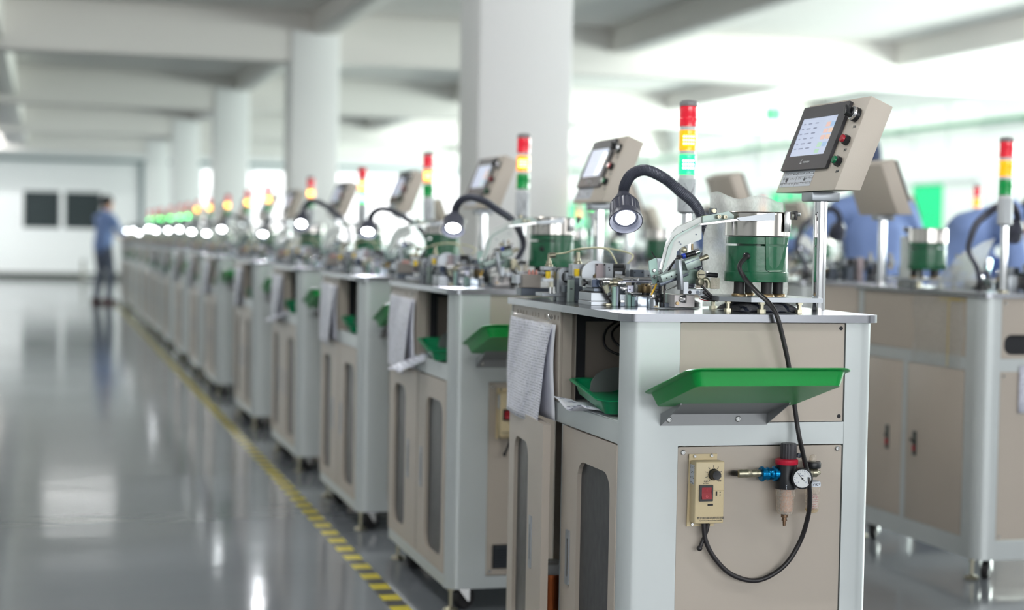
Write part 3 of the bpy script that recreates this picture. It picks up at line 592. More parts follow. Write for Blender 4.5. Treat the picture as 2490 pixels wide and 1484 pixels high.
def slide_unit(label):
    t = thing('slide_unit', label, 'machine mechanism', (1.25, 3.84, ZT), 'slide units of the long row')
    def to_table(a0, a1, b0, y, dy, m, nm, bev=.0008):
        p = at(a0, b0, y); q = at(a1, b0, y); return MB().box(p.x, q.x, y, y+dy, ZT, p.z, bev, 1).build(nm, m, t)
    to_table(1437, 1486, 733, 3.835, .10, ANOD, 'base_plate')
    PB('lower_block', 1437, 1478, 712, 732.5, 3.84, .095, ANOD, t)
    PB('spacer', 1443, 1484, 701, 709.5, 3.84, .085, ANODD, t); PB('spacer', 1437, 1478, 709.5, 712, 3.845, .085, BLKM, t)
    PB('upper_block', 1438, 1478, 678, 700, 3.84, .095, ANOD, t)
    PB('dark_face_plate', 1440, 1458, 680, 699, 3.838, .0015, mat('blue_black_plate', s2l(40, 55, 80), .3, .3), t)
    p = at(1428, 688, 3.87); MB().lathe([(.009, 0), (.009, .006), (.004, .006), (.004, .02)], (p.x-.012, p.y, p.z), (1, 0, 0), 14).build('thumb_screw', BLK, t)
    # fittings and nozzles
    for k, (a, b, r, dx) in enumerate(((1478, 688, .008, .022), (1500, 689, .0085, .02), (1490, 683, .006, .03), (1463, 686, .007, .018))):
        p = at(a, b, 3.83); MB().lathe([(r*.7, 0), (r, .002), (r, dx*.35), (r*.6, dx*.38), (r*.6, dx*.55), (r*.95, dx*.58), (r*.95, dx)], p, (1, -.15, .05), 12).build('fitting', BRIGHT if k % 2 else NICKEL, t)
    PB('guide_rail', 1452, 1512, 677.5, 680.5, 3.83, .02, BRIGHT, t, .0003)
    PB('valve_block', 1465, 1512, 681, 695, 3.832, .02, GREYG, t)
    for a0, a1 in ((1470, 1483), (1492, 1500)):
        p = at(a0, 694, 3.828); q = at(a1-6, 712, 3.828); MB().cyl(p, q, .0085, .007, 14).build('solenoid', mat('ivory_grey_plastic', s2l(190, 190, 170), .4), t)
    for pts in (((1462, 682), (1460, 690), (1466, 703), (1472, 716), (1486, 736)), ((1493, 707), (1492, 722), (1487, 738)), ((1474, 712), (1478, 722), (1486, 718))):
        MB().tube([at(a, b, 3.825) for a, b in pts], .0022, 8).build('air_hose', CABLE, t)
    p = at(1484, 740, 3.82); MB().box(p.x-.012, p.x+.012, 3.815, 3.835, ZT, ZT+.006, .001).build('hose_clip', NICKEL, t)
    # pedestals
    to_table(1492, 1499, 698, 3.80, .012, mat('mint_acrylic', s2l(150, 190, 178), .2), 'stand_post'); to_table(1499, 1505, 697, 3.802, .02, ANODD, 'stand_post')
    to_table(1507, 1527, 716, 3.815, .03, ANOD, 'pedestal'); to_table(1527, 1535, 717, 3.80, .04, mat('mint_acrylic', s2l(150, 190, 178), .2), 'pedestal')
    to_table(1508, 1520, 736, 3.795, .02, ANODD, 'stop_block'); PB('thumb_nut', 1509, 1519, 730, 736, 3.80, .012, BRIGHT, t)
    to_table(1540, 1549, 714, 3.80, .04, ANODD, 'pedestal'); PB('pedestal_cap', 1535, 1560, 712, 716, 3.79, .05, BRIGHT, t)
    PB('link_plate', 1526, 1541, 694, 711, 3.80, .006, mat('lilac_steel', s2l(196, 198, 215), .25, .6), t); CYy('pin', 1532, 704, .0016, 3.798, .003, BLKM, t, 10)
    PB('link_plate', 1545, 1549, 688, 712, 3.80, .006, BRIGHT, t)
    for k in range(5): p = at(1508+k*4, 700+(k % 2)*3, 3.81); MB().lathe([(.004, 0), (.004, .008), (.0025, .008), (.0025, .016)], p, (1, -.3, -.1+.05*k), 10).build('bolt', BRIGHT, t)
    # long slide on top with clamps
    PB('slide_bar', 1515, 1588, 683.5, 688, 3.80, .03, mat('lilac_steel', s2l(196, 198, 215), .25, .6), t); PB('slide_plate', 1470, 1552, 676, 678.5, 3.85, .05, BRIGHT, t, .0003)
    for a, r in ((1521, .006), (1527, .005), (1545, .005), (1553, .006), (1566, .0055), (1578, .006)):
        p = at(a, 679, 3.81); MB().cyl(p-Vector((.007, 0, 0)), p+Vector((.007, 0, 0)), r*.8, n=12).build('roller', BRIGHT, t)
    p, q = at(1498, 672, 3.84), at(1520, 677, 3.82); MB().cyl(p, q, .006, .0055, 14).build('air_cylinder', BRIGHT, t)
    p, q = at(1530, 676, 3.82), at(1552, 680, 3.80); MB().cyl(p, q, .0035, n=12).build('piston_rod', BRIGHT, t)
    # brass turntable
    c = at(1575, 700, 3.82); z0 = c.z
    MB().lathe([(.017, z0-.012), (.0175, z0-.011), (.0175, z0+.003), (.019, z0+.0035), (.019, z0+.0055), (.010, z0+.0055), (.010, z0+.009)], (c.x, c.y+.018, 0), n=32).build('brass_turntable', BRASS, t)
    MB().lathe([(.016, ZT), (.016, z0-.012)], (c.x, c.y+.018, 0), n=24).build('turntable_shaft', BLK, t)
    CYy('slot_mark', 1571, 694.5, .002, 3.819, .002, BLKM, t, 8)
    return t
def tool_head(label):
    t = thing('tool_head', label, 'machine mechanism', (1.36, 3.72, ZT), 'tool heads of the long row')
    def to_table(a0, a1, b0, y, dy, m, nm, bev=.0008):
        p = at(a0, b0, y); q = at(a1, b0, y); return MB().box(p.x, q.x, y, y+dy, ZT, p.z, bev, 1).build(nm, m, t)
    to_table(1551, 1579, 722, 3.755, .05, mat('mirror_block', s2l(200, 210, 222), .12, .9), 'polished_block'); PB('block_lid', 1550, 1588, 719.5, 722, 3.752, .055, BRIGHT, t)
    c = at(1594, 720, 3.735); MB().lathe([(.011, ZT), (.011, c.z), (.009, c.z+.001)], (c.x, 3.745, 0), n=24).build('round_pillar', ANOD, t)
    for a, b, r in ((1589, 719, .0085), (1601, 716, .009), (1603, 728, .007)): p = at(a, b, 3.725); MB().lathe([(r, -.004), (r, .006), (r*.5, .008)], p, (.4, -1, .1), 16).build('clamp_knuckle', BRIGHT if a == 1589 else BLK, t)
    for a, b0, b1, r in ((1606, 690, 752, .0035), (1598, 672, 712, .005)):
        p, q = at(a, b0, 3.73), at(a+1, b1, 3.73); q.z = max(q.z, ZT); MB().cyl(p, q, r, n=12).build('black_rod', BLK, t)
    for k in range(4): p = at(1594+k*2, 700+k*7, 3.728); MB().box(p.x-.007, p.x+.006, 3.72, 3.735, p.z-.0035, p.z+.0035, .001).build('rod_clamp', BLK if k % 2 else ANODD, t)
    for a, b in ((1592, 668), (1586, 691), (1597, 695), (1609, 676)): p = at(a, b, 3.722); MB().sphere(p, .0036, n=10).build('ball_stud', BRIGHT, t)
    MB().cyl(at(1597, 690, 3.72), at(1584, 718, 3.72), .0022, n=8).build('yellow_probe', mat('yellow_lead', s2l(240, 190, 40), .4), t)
    MB().cyl(at(1612, 708, 3.715), at(1657, 690, 3.70), .0022, n=8).build('bright_rod', BRIGHT, t)
    # mint plate with two screws at the left of the arm
    mp = MB().plate([(at(a, b, 3.70).x, at(a, b, 3.70).z) for a, b in ((1578, 635), (1596, 627), (1602, 668), (1596, 690), (1588, 690), (1579, 655))], [], XZ, 3.70, 3.704).build('mint_plate', mat('mint_plate_steel', s2l(160, 190, 182), .35, .3), t, smooth=False)
    for b in (658, 673): p = at(1590, b, 3.70); MB().lathe([(.0045, 0), (.0045, .003), (.003, .0045)], p, (0, -1, 0), 14).build('screw', BRIGHT, mp)
    PB('carriage', 1598, 1612, 628, 660, 3.70, .02, ANOD, t); MB().tube([at(1594, 627, 3.705), at(1589, 620, 3.705), at(1584, 612, 3.705)], .0016, 6).build('wire_end', CABLE, t)
    # inclined linear slide with the pneumatic cylinder
    U = (at(1690, 640, 3.66)-at(1610, 672, 3.66)).normalized(); V = Vector((0, 1, 0)); W = U.cross(V)
    if W.z < 0: W = -W
    o1 = at(1637, 666, 3.66); MB().obox(o1, U, V, W, .034, .012, .0085, .0008).build('linear_slide', GREYG, t)
    MB().obox(at(1636, 679, 3.67), U, V, W, .036, .010, .004, .0008).build('slide_base', ANODD, t)
    for k in range(4): p = o1+U*(-.022+k*.012)-V*.0125-W*.002; MB().lathe([(.0016, 0), (.0016, .0012)], p, (0, -1, 0), 8).build('screw_hole', BLKM, t)
    cy = at(1680, 640, 3.64); MB().obox(cy, U, V, W, .018, .014, .0115, .0012).build('cylinder_body', GREYG, t); MB().obox(cy+W*.005-V*.0142, U, V, W, .018, .0004, .001).build('cylinder_groove', ANODD, t)
    e = cy+U*.018; MB().lathe([(.009, 0), (.009, .003), (.005, .003), (.005, .010), (.0055, .010), (.0062, .024), (.004, .026)], e, U, 18).build('piston_rod', NICKEL, t)
    b_ = at(1650, 652, 3.645); MB().obox(at(1652, 668, 3.642), Vector((.12, 0, -1)).normalized(), V, Vector((1, 0, .12)).normalized(), .034, .013, .0035, .0008).build('slide_bracket', ANOD, t)
    PB('bracket_foot', 1662, 1674, 685, 716, 3.64, .02, ANOD, t); PB('green_plate', 1660, 1696, 655, 690, 3.665, .006, mat('grey_green_plate', s2l(112, 135, 126), .4, .3), t)
    p = at(1703, 668, 3.65); MB().lathe([(.0105, 0), (.0105, .004), (.008, .004), (.008, .006)], p, (.1, -1, 0), 24).build('round_adjuster', NICKEL, t); MB().obox(p-Vector((0, .0065, 0)), Vector((1, 0, 0)), V, Vector((0, 0, 1)), .0075, .0003, .0012).build('adjuster_slot', BLKM, t)
    MB().cyl(at(1718, 668, 3.66), at(1744, 670, 3.66), .0055, n=14).build('black_handle', BLK, t); CYy('handle_ball', 1720, 662, .0022, 3.65, .004, BRIGHT, t, 8)
    p = at(1698, 686, 3.645); MB().lathe([(.0085, 0), (.0085, .012), (.006, .013)], p, (.3, -1, 0), 22).build('knurled_knob', NICKEL, t)
    MB().tube([at(1706, 682, 3.65), at(1716, 680, 3.65), at(1722, 688, 3.65), at(1722, 700, 3.65)], .0058, 10).build('elbow_fitting', NICKEL, t)
    # air fittings with blue collar, brass valve
    MB().cyl(at(1668, 622, 3.68), at(1690, 615, 3.68), .0058, n=12).build('black_fitting', BLK, t); MB().cyl(at(1659, 624, 3.68), at(1666, 622, 3.68), .0062, n=14).build('blue_collar', BLUEF, t)
    MB().cyl(at(1690, 615, 3.68), at(1699, 611, 3.68), .0075, n=14).build('chrome_end', CHROME, t); MB().cyl(at(1683, 608, 3.68), at(1683, 593, 3.68), .0028, n=10).build('brass_valve', BRASS, t)
    MB().lathe([(.007, 0), (.007, .006), (.004, .008)], at(1663, 608, 3.66), (-.2, -1, 0), 16).build('banjo_fitting', NICKEL, t)
    for pts in (((1660, 624), (1644, 624), (1625, 634), (1612, 655), (1605, 680), (1604, 696)), ((1664, 622), (1642, 634), (1628, 655), (1620, 680), (1616, 705), (1615, 730), (1614, 748))):
        MB().tube([at(a, b, 3.68 if i < 3 else 3.71) for i, (a, b) in enumerate(pts)], .0026, 8).build('air_hose', CABLE, t)
    # lower right blocks and plunger
    PB('white_block', 1640, 1689, 717, 748, 3.665, .05, mat('bead_blasted_block', s2l(196, 192, 192), .45, .4), t)
    PB('step_block', 1617, 1641, 737, 749, 3.70, .04, ANODD, t); PB('rear_block', 1615, 1640, 715, 737, 3.71, .05, GREYG, t)
    MB().lathe([(.004, 0), (.004, .012), (.0095, .012), (.0095, .026), (.008, .028)], at(1640, 727, 3.68), (.75, -.6, 0), 20).build('plunger', BRIGHT, t)
    CYy('brass_bolt', 1648, 738, .0042, 3.66, .006, BRASS, t, 6)
    PB('hinge_block', 1672, 1704, 703, 717, 3.64, .03, ANOD, t); CYy('socket_screw', 1678, 711, .004, 3.6385, .003, BLKM, t, 14); CYy('socket_screw', 1697, 711, .004, 3.6385, .003, ANODD, t, 14)
    MB().cyl(at(1705, 712, 3.65), at(1706, 712, 3.67), .009, n=18).build('hinge_barrel', ANOD, t)
    PB('rear_guide', 1704, 1745, 703, 706, 3.64, .05, BRIGHT, t); PB('clear_stop', 1735, 1750, 676, 703, 3.67, .02, GLASS, t)
    for pts in (((1705, 695), (1715, 705), (1728, 718), (1742, 728)), ((1710, 710), (1725, 722), (1740, 730), (1746, 731)), ((1704, 722), (1722, 728), (1738, 732))):
        MB().tube([at(a, b, 3.63) for a, b in pts], .0028, 8).build('air_hose', CABLE, t)
    MB().tube([at(a, b, 3.635) for a, b in ((1700, 727), (1715, 731), (1728, 731))], .0012, 6).build('red_wire', REDB, t)
    PB('foot_block', 1605, 1700, 749.5, 752, 3.655, .06, ANOD, t)
    MB().box(*[v for v in (on(1608, 752, ZT).x-.002, on(1608, 752, ZT).x+.004)], 3.69, 3.70, ZT, ZT+.006).build('ivory_stop', CTRL, t)
    return t
def drive_unit(label):
    t = thing('drive_unit', label, 'machine mechanism', (1.33, 4.05, ZT), 'drive units of the long row')
    def to_table(a0, a1, b0, y, dy, m, nm, bev=.0008):
        p = at(a0, b0, y); q = at(a1, b0, y); return MB().box(p.x, q.x, y, y+dy, ZT, p.z, bev, 1).build(nm, m, t)
    # stepper motor with label
    to_table(1492, 1522, 678, 4.02, .05, ANODD, 'motor_stand')
    mo = PB('stepper_motor', 1491, 1522, 650, 675, 4.0, .06, BLK, t, .002); PB('motor_cap', 1492, 1519, 642, 650, 4.0, .055, BLK, t, .001); PB('motor_label', 1496, 1513, 660, 675, 3.9985, .001, LABEL, t, .0003)
    PB('motor_flange', 1473, 1491, 641, 675, 4.0, .045, ANOD, t); PB('rear_flange', 1522, 1531, 642, 675, 4.01, .045, ANOD, t)
    for a, b in ((1481, 651), (1482, 657), (1452, 644), (1470, 644)): CYy('screw', a, b, .002, 3.999, .002, BLKM, t, 8)
    to_table(1450, 1474, 641, 4.02, .05, mat('pinkish_alloy', s2l(186, 172, 176), .4, .5), 'gear_housing')
    c = at(1448, 668, 4.03); MB().lathe([(.034, 0), (.034, .018), (.030, .020), (.026, .012), (.012, .012)], c, (.15, 1, 0), 40).build('gear_disc', ANOD, t)
    MB().lathe([(.014, -.006), (.014, 0)], c+Vector((.006, -.006, -.008)), (.15, -1, 0), 20, rid=1, rd=.15).build('bronze_gear', BRASS, t)
    # oilers: bracket, drip glass and fitting
    for (a, b, y) in ((1333, 648, 4.18), (1403, 642, 4.06)):
        PB('oiler_bracket', a-12, a+18 if a < 1380 else a+22, b, b+10 if a < 1380 else b+30, y, .03, ANOD, t)
        p = at(a, b+12, y-.004); MB().lathe([(.0055, -.018), (.0065, -.014), (.0065, 0)], p, (0, 0, 1), 16).build('oil_glass', mat('yellow_oil', s2l(214, 180, 30), .1, 0, emit=(.8, .6, .05), es=.15), t)
        p = at(a+2, b, y+.01); MB().lathe([(.010, 0), (.010, .005), (.007, .007), (.007, .014), (.0045, .014), (.0045, .030)], p, (0, 0, 1), 12).build('oiler_fitting', NICKEL, t)
    p = at(1337, 622, 4.19); MB().cyl(p+Vector((-.003, 0, 0)), p+Vector((.014, 0, .002)), .0065, n=12).build('elbow_end', NICKEL, t)
    MB().tube([at(1350, 618, 4.19), at(1375, 615, 4.17), at(1405, 606, 4.12), at(1440, 603, 4.08), at(1475, 606, 4.05), at(1490, 622, 4.04), at(1500, 642, 4.03)], .0022, 8).build('clear_hose', mat('yellowish_hose', s2l(228, 226, 190), .3), t)
    MB().tube([at(1405, 608, 4.12), at(1450, 602, 4.1), at(1500, 608, 4.07), at(1535, 618, 4.04), at(1538, 628, 4.03), at(1526, 642, 4.03)], .0022, 8).build('clear_hose', mat('yellowish_hose', s2l(228, 226, 190), .3), t)
    # bearing plates
    def arch(a0, a1, b0, y, dy, m):
        p = at(a0, b0, y); q = at(a1, b0, y); return MB().plate(rrect(p.x, q.x, ZT, p.z, .012, 5, (0, 0, 1, 1)), [], XZ, y, y+dy).build('bearing_plate', m, t)
    arch(1352, 1392, 650, 4.14, .02, ANODD); arch(1360, 1400, 652, 4.11, .02, ANOD)
    c = at(1380, 674, 4.109); MB().lathe([(.0155, 0), (.0155, -.003), (.011, -.003), (.011, .002), (.006, .002), (.006, -.004)], c, (0, 1, 0), 28).build('bearing', BLK, t)
    PB('sensor_block', 1376, 1396, 663, 683, 4.09, .015, ANOD, t, .001); PB('dark_block', 1373, 1397, 695, 712, 4.06, .03, ANODD, t)
    to_table(1385, 1398, 681, 4.03, .02, GREYG, 'stand_post'); to_table(1398, 1418, 676, 4.04, .03, ANODD, 'stand_post')
    for a, b in ((1388, 703), (1391, 703), (1410, 706), (1415, 706)): CYy('screw_hole', a, b, .0016, 4.029, .002, BLKM, t, 8)
    PB('base_plate', 1318, 1420, 712, 722, 4.10, .06, ANOD, t)
    for a in (1338, 1347): p = at(a, 712, 4.09); MB().cyl((p.x, 4.09, p.z-.002), (p.x, 4.09, p.z+.014), .004, n=10).build('bolt', BRIGHT, t)
    # terminal block with pink lugs on the far left
    PB('terminal_block', 1272, 1315, 668, 700, 4.26, .04, mat('warm_grey_block', s2l(150, 144, 138), .5, .2), t); PB('terminal_base', 1268, 1340, 700, 720, 4.27, .05, ANODD, t); PB('end_block', 1254, 1268, 668, 690, 4.28, .04, ANOD, t)
    for k in range(3): p = at(1287+k*8.5, 668, 4.27); MB().lathe([(.0035, 0), (.0042, .004), (.002, .012)], p, (0, 0, 1), 10).build('pink_lug', mat('pink_rubber', s2l(214, 150, 140), .5), t)
    PB('top_rail', 1262, 1325, 660, 667, 4.30, .02, ANOD, t)
    # second dark motor mount at the right
    PB('sensor_bracket', 1541, 1566, 656, 682, 3.95, .03, ANODD, t); PB('sensor_bracket', 1566, 1582, 657, 684, 3.95, .03, ANOD, t)
    for a, b in ((1544, 663), (1562, 663), (1577, 670), (1577, 675)): CYy('screw', a, b, .002, 3.949, .002, BLKM, t, 8)
    to_table(1545, 1580, 684, 3.96, .03, ANODD, 'stand_post')
    return t
def tray(name, L, W, D, m, label, cat='parts tray', lip=.012):   # open tray; local frame: u along L, v along W, up
    def mk(fn):
        mb = MB(); r = .022; s = D*.35
        def loop(i, z, rr): return [fn(u, v, z) for u, v in rrect(i, L-i, i, W-i, rr, 5)]
        rings = [loop(lip+s+.002, .0018, r*.6), loop(lip+s, 0, r*.7), loop(lip, D-.002, r), loop(0, D, r+lip), loop(-.0006, D+.0018, r+lip), loop(.001, D+.003, r+lip), loop(lip+.002, D+.0015, r), loop(lip+s+.002, .003, r*.6)]
        b = mb.b; V = [[b.verts.new(p) for p in R] for R in rings]; n = len(V[0])
        for k in range(1, len(V)-1):
            for i in range(n): b.faces.new((V[k][i], V[k][(i+1) % n], V[k+1][(i+1) % n], V[k+1][i]))
        b.faces.new(V[1][::-1]); b.faces.new(V[-1]); [b.verts.remove(v) for v in V[0]]
        return mb
    return mk
def hanging_tray(label):      # rests on the sloping end bracket
    v = Vector((0, -.966, .256)); n = Vector((0, .256, .966)); o0 = Vector((1.188, Y0-.058, .7865))
    mk = tray('parts_tray', .348, .288, .029, TRAYG, label)
    o = mk(lambda a, b_, h: o0+Vector((a, 0, 0))+v*b_+n*h).build('parts_tray', TRAYG, None, origin=o0)
    return tag(o, label, 'parts tray', 'green trays on the end brackets')
def shelf_tray(label):
    o0 = Vector((1.145, 3.52, .7545)); uy = Vector((.035, .35, .022)).normalized(); ux = Vector((1, -.1, 0)).normalized()
    mk = tray('parts_tray', .22, .352, .030, TRAYD, label)
    o = mk(lambda p, q, h: o0+ux*p+uy*q+Vector((0, 0, h))).build('parts_tray', TRAYD, None, origin=o0)
    return tag(o, label, 'parts tray', 'green trays in the side openings')
def pouch(label):
    t = thing('document_pouch', label, 'document pouch', (X0-.003, 4.33, .955), 'document pouches of the long row')
    y0, y1, zt, zb = 4.325, 3.945, .934, .690
    def front(u, v):
        y = y0+(y1-y0)*u+.012*sin(v*6)*u*u; z = zt+(zb-zt)*v-.01*u
        return Vector((X0-.006-.016*sin(v*2.2)*u-.003*sin(u*9+v*5)-.010*v, y+(.03*v if u > .9 else .02*v*u), z))
    def back(u, v):
        return Vector((X0-.0035-.003*sin(v*3)*u, y0+(y1-.022-y0)*u+.008*sin(v*5)*u, zt-.004+(zb+.016-zt)*v))
    MB().grid(back, 12, 14).build('back_sheet', PAPER, t, solid=.0004)
    MB().grid(front, 18, 18).build('front_sheet', PAPPR, t, solid=.0004)
    MB().grid(lambda u, v: front(u*1.02-.01, v*1.04-.05)+Vector((-.0015-.001*sin(u*20+v*13), 0, 0)), 18, 18).build('clear_sleeve', FILM, t, solid=.0003)
    q = MB().tube([(X0-.004, 3.965, .945), (X0-.014, 3.955, .952), (X0-.012, 3.94, .940), (X0-.006, 3.945, .948), (X0-.016, 3.95, .938)], .0012, 6).build('wire_tie', BRIGHT, t)
    return t
def loose_sheets(label, m2=False):
    t = thing('loose_sheets', label, 'paper', (X0, 3.80, .75), 'papers on the side shelves')
    n = 3
    for k in range(n):
        def g(u, v, k=k):
            if m2: x = X0-.10+.16*u; y = 3.70+.10*u+.17*v+.006*k; z = .7512+.0012*k+(-.055*(1-u)**1.4*.8 if u < .62 else 0)+.003*sin(v*5)
            else: x = X0-.028+.10*u; y = 3.60+.24*v-.02*u+.006*k; z = .7512+.0012*k+(.010*(1-u)*sin(v*7+1) if u < .45 else 0)+.004*(1-u)**2
            return Vector((x, y, z))
        MB().grid(g, 10, 10).build('sheet', PAPPR if k == n-1 else PAPER, t, solid=.0004)
    return t
def speed_controller(label):
    y = Y0-.0005; t = thing('speed_controller', label, 'speed controller', (1.355, y, .60), 'vibration controllers on the end panels')
    def X(a): return at(a, 1190, y).x
    def Z(b): return at(1715, b, y).z
    bp = MB().plate([(X(1671), Z(1279)), (X(1736), Z(1279)), (X(1741), Z(1104)), (X(1673), Z(1104))], [], XZ, y-.003, y).build('mounting_plate', CTRL, t, smooth=False)
    for a, b in ((1686, 1109), (1727, 1108), (1683, 1274)): screw((X(a), y-.003, Z(b)), (0, -1, 0), .0038, bp)
    yf = y-.036; xa, xb = at(1695, 1200, yf).x, at(1761, 1200, yf).x; za, zb = at(1728, 1274, yf).z, at(1728, 1123, yf).z
    MB().box(xa-.004, xb, yf, y-.003, za, zb, .003, 3).build('housing', CTRL, t)
    F = lambda a, b: at(a, b, yf)
    sidel = MB().plate([(yf+.008, F(0, 1215).z), (yf+.031, F(0, 1215).z), (yf+.031, zb-.008), (yf+.008, zb-.008)], [], lambda u, v, q: (xa-.0042-q, u, v), 0, .0004).build('side_label', LABEL, t, smooth=False)
    k = F(1735, 1154); kb = MB().lathe([(.0125, 0), (.0125, .003), (.0112, .004), (.0105, .016), (.0098, .018), (.003, .0175)], k, (.06, -1, 0), 30, rid=1, rd=.04).build('speed_knob', BLK, t)
    INK = mat('dark_print', s2l(60, 64, 74), .6); tk = MB()
    for i in range(9):
        a = R_(215-i*36+20); u = Vector((cos(a), 0, sin(a))); p = k+u*.0165+Vector((0, -.0002, 0)); tk.obox(p, u, Vector((0, 1, 0)), u.cross(Vector((0, 1, 0))), .0028, .0003, .0005)
    tk.build('dial_marks', INK, t)
    p0, p1 = F(1700, 1180), F(1732, 1219); MB().plate(rrect(p0.x, p1.x, p1.z, p0.z, .001, 1), [rrect(p0.x+.005, p1.x-.003, p1.z+.005, p0.z-.005, .001, 1)], XZ, yf-.004, yf).build('switch_frame', BLK, t, smooth=False)
    xm0, xm1, zm0, zm1 = p0.x+.005, p1.x-.003, p1.z+.005, p0.z-.005; zm = (zm0+zm1)/2
    sw = MB().plate([(yf-.001, zm0), (yf-.0065, zm0), (yf-.003, zm), (yf-.0035, zm1), (yf-.001, zm1)], [], lambda u, v, q: (q, u, v), xm0, xm1).build('rocker_switch', REDS, t, smooth=False)
    LP = mat('light_red_print', s2l(235, 120, 130), .5)
    text('I', .007, ((xm0+xm1)/2, yf-.0040, zm+.0075), (1, 0, 0), (0, 0, 1), LP, t); text('O', .007, ((xm0+xm1)/2, yf-.0056, zm-.007), (1, 0, 0), (0, .6, 1), LP, t)
    def T(s, sz, a, b): q = F(a, b); text(s, sz, (q.x, yf-.0003, q.z), (1, 0, 0), (0, 0, 1), INK, t)
    T('电源', .0045, 1716, 1171.5); T('AC 220V', .0032, 1716, 1176.5); T('调速', .0036, 1750, 1170); T('高', .003, 1751, 1198); T('低', .003, 1751, 1204); T('数字调压振动送料控制器', .0056, 1728, 1260.5); T('Digital Voltage Vibratory Feeder Controller', .0029, 1728, 1266)
    q = F(1742, 1201); MB().box(q.x-.0015, q.x+.0015, yf-.001, yf, q.z-.0045, q.z+.0045).build('slide_switch', BLKM, t)
    q = F(1727, 1228); MB().box(q.x-.006, q.x+.006, yf-.001, yf, q.z-.0018, q.z+.0018).build('fuse_slot', BLKM, t)
    q = F(0, 1230); MB().box(xa, xb-.001, yf-.0004, yf, q.z-.0003, q.z+.0003).build('lid_seam', mat('tan_seam', s2l(180, 160, 120), .5), t)
    MB().tube([at(1722, 1274, y-.015), at(1718, 1292, y-.014), at(1710, 1312, y-.012), at(1702, 1333, y-.012)], .0042, 10).build('power_lead', CABLE, t)
    MB().sphere(at(1701, 1334, y-.012), .0062, n=12).build('lead_plug', CABLE, t)
    return t
def regulator(label):
    y = Y0-.035; t = thing('air_regulator', label, 'air filter regulator', (1.56, Y0, .65))
    def V_(a, b, yy=y): return at(a, b, yy)
    MB().tube([V_(1781, 1151, Y0-.002), V_(1783, 1151, Y0-.02), V_(1795, 1152)], .0062, 12).build('hose_stub', BLK, t)
    X_ = Vector((1, 0, 0)); a = V_(1793, 1152); L = V_(1888, 1154).x-a.x
    MB().lathe([(.006, 0), (.0085, .002), (.0095, .008), (.0085, .016), (.0095, .020), (.0085, .030), (.0075, .031), (.0085, .034), (.0085, .042), (.006, .043), (.0075, .046), (.0075, .054)], a, X_, 16).build('elbow_fitting', NICKEL, t)
    b0 = V_(1849, 1153); MB().lathe([(.0145, 0), (.0165, .002), (.0165, .005), (.0135, .007), (.0130, .013), (.0145, .015), (.0145, .017), (.013, .019), (.013, .028), (.0165, .030), (.0165, .034), (.013, .036), (.013, .045)], b0, X_, 28).build('blue_valve', BLUEA, t)
    c = V_(1912, 1150, y); cx = c.x
    z = lambda b: V_(1912, b).z
    MB().lathe([(.024, z(1188)), (.0245, z(1186)), (.0235, z(1155)), (.022, z(1135)), (.0225, z(1128))], (cx, y, 0), n=32).build('regulator_body', BLK, t)
    MB().lathe([(.0235, z(1129)), (.0245, z(1127.5)), (.0245, z(1118)), (.022, z(1116))], (cx, y, 0), n=32).build('red_ring', REDR, t)
    MB().lathe([(.0168, z(1116)), (.0178, z(1112)), (.0172, z(1082)), (.0155, z(1078))], (cx+.004, y, 0), n=36, rid=1, rd=.06).build('pressure_knob', BEZEL, t, angle=20)
    MB().lathe([(.005, 0), (.005, .006), (.003, .006)], (V_(1938, 1107).x, y-.005, V_(1938, 1107).z), (.2, -1, 0), 16).build('lock_screw', ANODD, t)
    bw = MB().lathe([(.0215, z(1188)), (.0215, z(1205)), (.0195, z(1207)), (.0185, z(1240)), (.016, z(1249)), (.007, z(1252))], (cx-.001, y, 0), n=32, capa=False, capb=False).build('filter_bowl', GLASS, t)
    MB().lathe([(.0115, z(1190)), (.0115, z(1204)), (.013, z(1206)), (.013, z(1243)), (.008, z(1247))], (cx+.002, y, 0), n=24).build('filter_element', mat('salmon_filter', s2l(205, 165, 145), .6, 0), bw)
    MB().lathe([(.0075, z(1251)), (.0075, z(1258)), (.005, z(1259)), (.005, z(1264)), (.006, z(1264)), (.006, z(1266)), (.0035, z(1266)), (.003, z(1279))], (cx-.002, y, 0), n=16).build('drain_valve', mat('bronze', s2l(120, 95, 75), .35, .8), t)
    # lubricator on the right
    lx = V_(1978, 1150).x; y2 = y+.004
    MB().box(V_(1950, 0).x, V_(1998, 0).x, y2-.012, Y0-.003, z(1172), z(1142), .003).build('lubricator_body', BLK, t)
    MB().lathe([(.0165, z(1140)), (.0175, z(1138)), (.0175, z(1128)), (.016, z(1124))], (lx, y2, 0), n=28).build('lubricator_top', BLK, t)
    MB().lathe([(.0075, z(1124)), (.0075, z(1114)), (.006, z(1109)), (.002, z(1107))], (lx, y2, 0), n=20).build('sight_dome', GLASS, t)
    MB().lathe([(.015, z(1172)), (.018, z(1176)), (.018, z(1184))], (lx, y2, 0), n=28).build('label_band', LABEL, t)
    lb = MB().lathe([(.0165, z(1184)), (.0165, z(1203)), (.0155, z(1205)), (.015, z(1240)), (.012, z(1248)), (.004, z(1251))], (lx, y2, 0), n=28, capa=False, capb=False).build('oil_bowl', GLASS, t)
    MB().lathe([(.004, z(1250)), (.0115, z(1247)), (.0142, z(1241))], (lx, y2, 0), n=24).build('oil', AMBERP, lb)
    MB().lathe([(.010, z(1205)), (.010, z(1236)), (.006, z(1240))], (lx+.003, y2, 0), n=20).build('oil_label', printed('red_print_label', s2l(220, 212, 215), s2l(190, 110, 120), 200, 2, dens=.45), lb)
    MB().cyl((V_(1938, 0).x-.012, y, z(1150)), (V_(1952, 0).x, y, z(1150)), .015, n=20).build('bridge', BLK, t)
